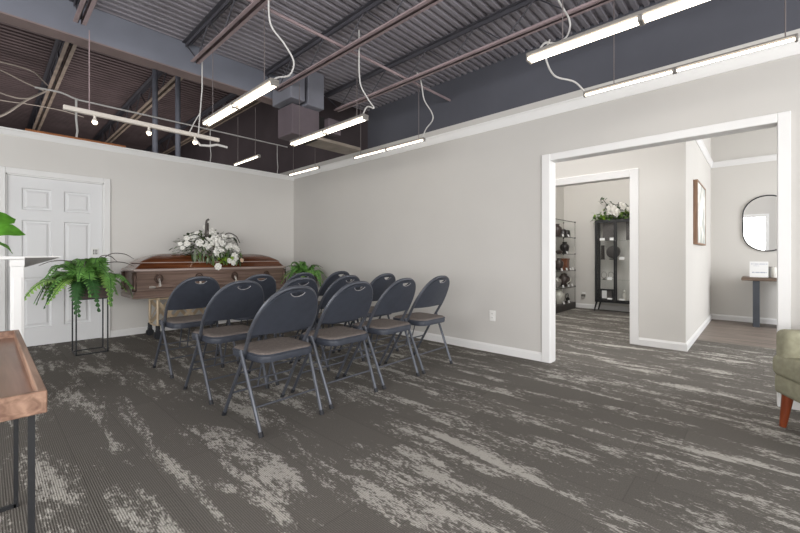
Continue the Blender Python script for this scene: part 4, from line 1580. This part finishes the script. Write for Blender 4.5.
ob = urn('urn', 'large round dark urn with pale swirl on the fourth glass shelf', 'urn', (7.815, YU, z4), [(0.06, 0), (0.07, 0.01), (0.115, 0.08), (0.125, 0.13), (0.105, 0.19), (0.06, 0.225), (0.055, 0.24)], M_urnbrown, lid=[(0.06, 0.238), (0.062, 0.25), (0.02, 0.27), (0.008, 0.275)])
bm = B()
tube(bm, spline([(0.11 * math.cos(-2.4 + i * 0.25), 0.125 * math.sin(-2.4 + i * 0.25) , 0.07 + 0.02 * i) for i in range(7)], 4), 0.008, 6)
obj('swirl', bm, M_urnwhite, ob)
urn('vase', 'pale cream vase at the bottom of the glass shelves', 'vase', (7.565, YU, z5), vase(0.27, 0.10), M_urnwhite)
ob = thing('heart_ornament', 'open wire heart ornament at the bottom of the glass shelves', 'ornament', (7.97, YU, z5), 0, 'urns and keepsakes on the glass shelves')
bm = B()
hp = []
for i in range(28):
    a = 2 * PI * i / 28
    hp.append((0.085 * math.sin(a) ** 3, 0, 0.105 + 0.0055 * (13 * math.cos(a) - 5 * math.cos(2 * a) - 2 * math.cos(3 * a) - math.cos(4 * a))))
tube(bm, hp, 0.007, 6, closed=True)
obj('wire_loop', bm, M_urnblack, ob)
bm = B()
b2(bm, (-0.05, -0.025, 0), (0.05, 0.025, 0.014), bev=0.003)
obj('base', bm, M_urnblack, ob)
urn('keepsake_box', 'tiny black keepsake beside the wire heart', 'keepsake', (8.09, YU + 0.02, z5), [(0.03, 0), (0.034, 0.008), (0.034, 0.06), (0.02, 0.08), (0.008, 0.09)], M_urnblack)

def price_card(x, y, z, label, group, axis='x'):
    bm = B()
    if axis == 'x':
        box(bm, (0, 0, 0.027), (0.085, 0.002, 0.052), Matrix.Rotation(math.radians(-15), 4, 'X'))
    else:
        box(bm, (0, 0, 0.027), (0.002, 0.085, 0.052), Matrix.Rotation(math.radians(15), 4, 'Y'))
    o = obj('price_card', bm, M_card)
    o.location = (x, y, z)
    tag(o, label, 'card', group)
CGp = 'small white cards on the display shelves'
for x, z, lab in ((7.50, z1, 'below the tall vase urn, upper glass shelf'), (7.80, z1, 'before the dark cylinder urns, upper glass shelf'), (7.72, z2, 'before the two handled urn'),
                  (7.45, z3, 'before the dark plum urn'), (7.70, z3, 'between plum urn and reddish box urn'), (7.90, z3, 'before the reddish box urn'), (8.04, z3, 'before the small black keepsake, middle shelf'),
                  (7.52, z4, 'before the pewter grey urn'), (7.80, z4, 'before the large round dark urn'), (8.00, z4, 'beside the large round dark urn by the corner post'), (7.55, z5, 'before the pale cream vase'), (7.82, z5, 'before the wire heart')):
    price_card(x, 2.745, z, 'small white card ' + lab, CGp)

# black cabinet
KX, KY0, KY1 = 7.95, 1.60, 2.311
o = thing('display_cabinet', 'tall black framed glass door display cabinet on splayed legs', 'cabinet', (KX, KY0, 0))
W, D, H0, H1 = KY1 - KY0, 0.28, 0.175, 1.727
g = 0.022
bm = B()
b2(bm, (0, 0, H0), (D, W, H0 + 0.035))
b2(bm, (0, 0, H1 - 0.03), (D, W, H1))
for x in (0, D - g):
    for y in (0, W - g):
        b2(bm, (x, y, H0), (x + g, y + g, H1))
obj('carcass', bm, M_black, o)
bm = B()
sheet(bm, [(D - 0.003, g, H0 + 0.035), (D - 0.003, W - g, H0 + 0.035), (D - 0.003, W - g, H1 - 0.03), (D - 0.003, g, H1 - 0.03)])
obj('back_glass', bm, M_pane, o)
for y0, y1 in ((g, W / 2 - 0.002), (W / 2 + 0.002, W - g)):
    bm = B()
    e = 0.026
    b2(bm, (-0.014, y0, H0 + 0.035), (0.0, y0 + e, H1 - 0.03))
    b2(bm, (-0.014, y1 - e, H0 + 0.035), (0.0, y1, H1 - 0.03))
    b2(bm, (-0.014, y0 + e, H0 + 0.035), (0.0, y1 - e, H0 + 0.06))
    b2(bm, (-0.014, y0 + e, H1 - 0.055), (0.0, y1 - e, H1 - 0.03))
    d = obj('door', bm, M_black, o)
    bm = B()
    sheet(bm, [(-0.007, y0 + e, H0 + 0.06), (-0.007, y1 - e, H0 + 0.06), (-0.007, y1 - e, H1 - 0.055), (-0.007, y0 + e, H1 - 0.055)])
    obj('pane', bm, M_pane, d)
    bm = B()
    yy = y1 - 0.012 if y0 < 0.1 else y0 + 0.012
    tube(bm, [(-0.03, yy, 0.90), (-0.03, yy, 1.02)], 0.005, 6)
    obj('handle', bm, M_black, d)
KS = (0.235, 0.60, 0.98, 1.34)
for z in KS[1:]:
    bm = B()
    sheet(bm, [(0.004, g, z), (0.004, W - g, z), (D - 0.01, W - g, z), (D - 0.01, g, z)])
    obj('glass_shelf', bm, M_shelfglass, o)
for y in (0.02, W - 0.02):
    bm = B()
    b2(bm, (D / 2 - 0.008, y - 0.012, H0 + 0.03), (D / 2 + 0.008, y + 0.012, H1 - 0.03))
    obj('side_rail', bm, M_black, o)
for x, dx in ((0.015, -0.02), (D - 0.015, 0.0)):
    for y, dy in ((0.03, -0.04), (W - 0.03, 0.04)):
        bm = B()
        tube(bm, [(x + dx, y + dy, 0), (x, y, H0 + 0.004)], [0.012, 0.018], 8)
        obj('leg', bm, M_black, o)
CK = 'keepsakes in the glass cabinet'
def kthing(name, label, cat, y, z, x=8.06):
    return thing(name, label, cat, (x, y, z + 0.002), 0, CK)
HB = H0 + 0.035
t = kthing('picture_frame', 'wide grey panel urn standing on the top cabinet shelf', 'urn', 2.09, KS[3])
bm = B(); b2(bm, (-0.04, -0.10, 0), (0.04, 0.10, 0.33), bev=0.004); obj('body', bm, M_greybox, t)
bm = B(); b2(bm, (-0.045, -0.105, 0.33), (0.045, 0.105, 0.345), bev=0.003); obj('lid', bm, M_greybox, t)
t.name = 'panel_urn'
t = kthing('panel_urn', 'grey panel urn by the cabinet centre on the door casing side, top shelf', 'urn', 1.74, KS[3])
bm = B(); b2(bm, (-0.04, -0.06, 0), (0.04, 0.06, 0.33), bev=0.004); obj('body', bm, M_greybox, t)
bm = B(); b2(bm, (-0.045, -0.065, 0.33), (0.045, 0.065, 0.345), bev=0.003); obj('lid', bm, M_greybox, t)
t = kthing('round_plate', 'dark round plate urn on a stand in the middle of the cabinet', 'urn', 2.015, KS[2])
bm = B()
M_ = Matrix.Rotation(-PI / 2 + 0.15, 4, 'Y')
bb = B()
lathe(bm, [(0.02, -0.012), (0.11, -0.012), (0.122, 0.0), (0.118, 0.008), (0.05, 0.016), (0.01, 0.017)], (0, 0, 0), 24)
bmesh.ops.transform(bm, matrix=Matrix.Translation((-0.02, 0, 0.145)) @ M_, verts=bm.verts[:])
obj('plate', bm, M_urnblack, t)
bb.free()
bm = B(); b2(bm, (-0.06, -0.06, 0), (0.03, 0.06, 0.016), bev=0.003); b2(bm, (0.0, -0.01, 0.01), (0.012, 0.01, 0.12)); obj('stand', bm, M_black, t)
t = kthing('memorial_plaque', 'narrow dark plaque standing on the third cabinet shelf', 'plaque', 2.20, KS[2])
bm = B(); b2(bm, (-0.01, -0.03, 0.012), (0.01, 0.03, 0.27), bev=0.004); obj('body', bm, M_urnblack, t)
bm = B(); b2(bm, (-0.03, -0.035, 0), (0.03, 0.035, 0.014), bev=0.003); obj('base', bm, M_urnblack, t)
for y, lab in ((2.18, 'wire ring pendant stand on the outer side of the cabinet shelf'), (2.06, 'wire ring pendant stand beside the cabinet centre post')):
    t = kthing('pendant_stand', lab, 'stand', y, KS[1])
    bm = B(); tube(bm, [(0, 0.048 * math.cos(a), 0.085 + 0.06 * math.sin(a)) for a in [2 * PI * i / 18 for i in range(18)]], 0.0055, 6, closed=True); obj('ring', bm, M_urnsilver, t)
    bm = B(); lathe(bm, [(0.035, 0), (0.037, 0.006), (0.01, 0.014), (0.008, 0.028)], (0, 0, 0), 12); obj('base', bm, M_urnsilver, t)
t = kthing('photo_frame', 'black photo frame with pale picture on the cabinet floor', 'frame', 2.13, HB)
bm = B()
for lo, hi in (((-0.012, -0.115, 0), (0.012, -0.085, 0.21)), ((-0.012, 0.085, 0), (0.012, 0.115, 0.21)), ((-0.012, -0.085, 0), (0.012, 0.085, 0.03)), ((-0.012, -0.085, 0.18), (0.012, 0.085, 0.21))):
    b2(bm, lo, hi)
obj('frame', bm, M_black, t)
bm = B(); b2(bm, (-0.006, 0.0, 0.03), (0.004, 0.085, 0.18)); obj('picture', bm, M_card, t)
bm = B(); b2(bm, (-0.006, -0.085, 0.03), (0.004, 0.0, 0.18)); obj('medallion', bm, M_greybox, t)
t = kthing('figurine', 'small pale standing figurine on the cabinet floor', 'figurine', 1.835, HB)
bm = B(); lathe(bm, [(0.04, 0), (0.045, 0.01), (0.03, 0.04), (0.038, 0.09), (0.03, 0.13), (0.012, 0.15), (0.022, 0.17), (0.02, 0.19), (0.005, 0.205)], (0, 0, 0), 14); obj('body', bm, M_urnwhite, t, smooth=60)
bm = B(); lathe(bm, [(0.05, 0), (0.052, 0.004), (0.05, 0.012)], (0, 0, 0), 14); obj('base', bm, M_urnsilver, t)
CGc = 'small white cards in the cabinet'
for y, z, lab in ((2.02, KS[3], 'before the wide grey panel urn'), (2.19, KS[3] , 'at the outer edge of the top cabinet shelf'), (1.86, KS[2], 'beside the dark round plate'), (2.2, 0.90, ''), (2.06, KS[1], 'before the wire ring stands'), (2.06, HB, 'before the black photo frame'), (1.86, HB, 'before the pale figurine')):
    if lab:
        price_card(7.985, y, z, 'small white card in the cabinet ' + lab, CGc, 'y')

# greenery with white blooms on the cabinet
r = random.Random(17)
lv = []
for i in range(230):
    y = r.uniform(1.62, 2.36)
    x = r.uniform(7.95, 8.17)
    z = 1.735 + abs(r.gauss(0, 0.10)) * (1 - abs(y - 1.95) * 0.9)
    lv.append((Vector((x, y, z)), Vector((r.uniform(-1, .4), r.uniform(-1, 1), r.uniform(-.5, .9))), r.uniform(0.06, 0.10), r.uniform(0.018, 0.03), r.choices((0, 1, 2, 3), (4, 2, 1, 3))[0]))
for (y, z) in ((2.19, 2.12), (2.15, 2.0), (2.06, 2.06), (1.94, 2.03), (1.85, 1.95), (2.12, 1.94), (1.78, 2.0)):
    for i in range(7):
        lv.append((Vector((8.05 + r.uniform(-.04, .04), y + r.uniform(-.05, .05), z - r.uniform(0, .12))), Vector((r.uniform(-.6, .2), r.uniform(-1, 1), r.uniform(-.2, .8))), 0.085, 0.026, 1))
arrangement('greenery_arrangement', 'green leaf arrangement with white blooms on top of the black cabinet', 'flowers', (8.08, 1.97, 1.727),
            [((7.915, 2.03, 1.90), .09), ((7.90, 1.935, 1.865), .10), ((7.92, 1.83, 1.96), .075), ((7.94, 1.99, 1.95), .07), ((7.98, 1.76, 1.90), .05), ((7.97, 2.09, 1.86), .05)], lv, 31,
            stalks=[([(8.05, 2.0, 1.78), (8.05, 2.08, 1.95), (8.05, 2.19, 2.12)], 0.006), ([(8.05, 1.95, 1.78), (8.05, 1.94, 1.95), (8.05, 1.93, 2.05)], 0.006)],
            leafmats=[M_fern, M_leafdark, M_leaf, M_leafbright],
            floor_z=lambda x, y: 1.731 if (7.93 < x < 8.24 and 1.59 < y < 2.32) else None)

# ------------------------------------------------------------------ camera, world, lights
cam = bpy.data.cameras.new('camera')
cam.sensor_width = 36
cam.lens = 386.787 / 800 * 36
cam.shift_y = -(266.5 - 255.93) / 800
co = bpy.data.objects.new('camera', cam)
COL.objects.link(co)
co.location = (0, 0, 1.05)
co.rotation_euler = (PI / 2, 0, -0.82131)
cam.clip_start = 0.05
S.camera = co

wd = bpy.data.worlds.new('daylight')
S.world = wd
wd.use_nodes = True
bg = wd.node_tree.nodes['Background']
bg.inputs['Color'].default_value = (0.92, 0.96, 1.0, 1)
bg.inputs['Strength'].default_value = 1.6

def area(name, loc, target, sx, sy, power, col=(1, 1, 1)):
    l = bpy.data.lights.new(name, 'AREA')
    l.shape = 'RECTANGLE'
    l.size, l.size_y = sx, sy
    l.energy = power
    l.color = col
    o = bpy.data.objects.new(name, l)
    COL.objects.link(o)
    o.location = loc
    d = Vector(target) - Vector(loc)
    o.rotation_euler = d.to_track_quat('-Z', 'Y').to_euler()
    return o
area('window_daylight_left', (-3.3, 0.6, 1.55), (3.0, 1.6, 1.0), 5.5, 2.0, 235, (1.0, 0.98, 0.96))
area('window_daylight_front', (0.2, -3.1, 1.55), (1.2, 3.5, 1.0), 6.0, 2.0, 215, (1.0, 0.98, 0.96))
area('hall_fill', (4.5, 1.9, 3.2), (4.5, 1.9, 0), 1.0, 3.0, 42, (1.0, 0.98, 0.96))  # unseen fill lamp added to light the hall
area('display_room_fill', (5.9, 1.9, 3.0), (8.0, 2.3, 0.9), 1.4, 1.0, 44, (1.0, 0.98, 0.96))  # added fill, aimed to brighten the cabinet and the wall behind it
area('entry_daylight', (6.3, -3.05, 1.6), (6.6, 0.5, 1.2), 2.6, 2.0, 122, (0.97, 0.98, 1.0))
area('back_bay_fill', (0.8, 9.0, 1.6), (1.0, 9.6, 4.2), 3.5, 3.0, 75, (1.0, 0.95, 0.92))  # unseen up-facing lamp added behind the partition to brighten the far bay

S.view_settings.view_transform = 'Standard'
S.view_settings.look = 'None'
S.view_settings.exposure = 0.0
S.view_settings.gamma = 1.0
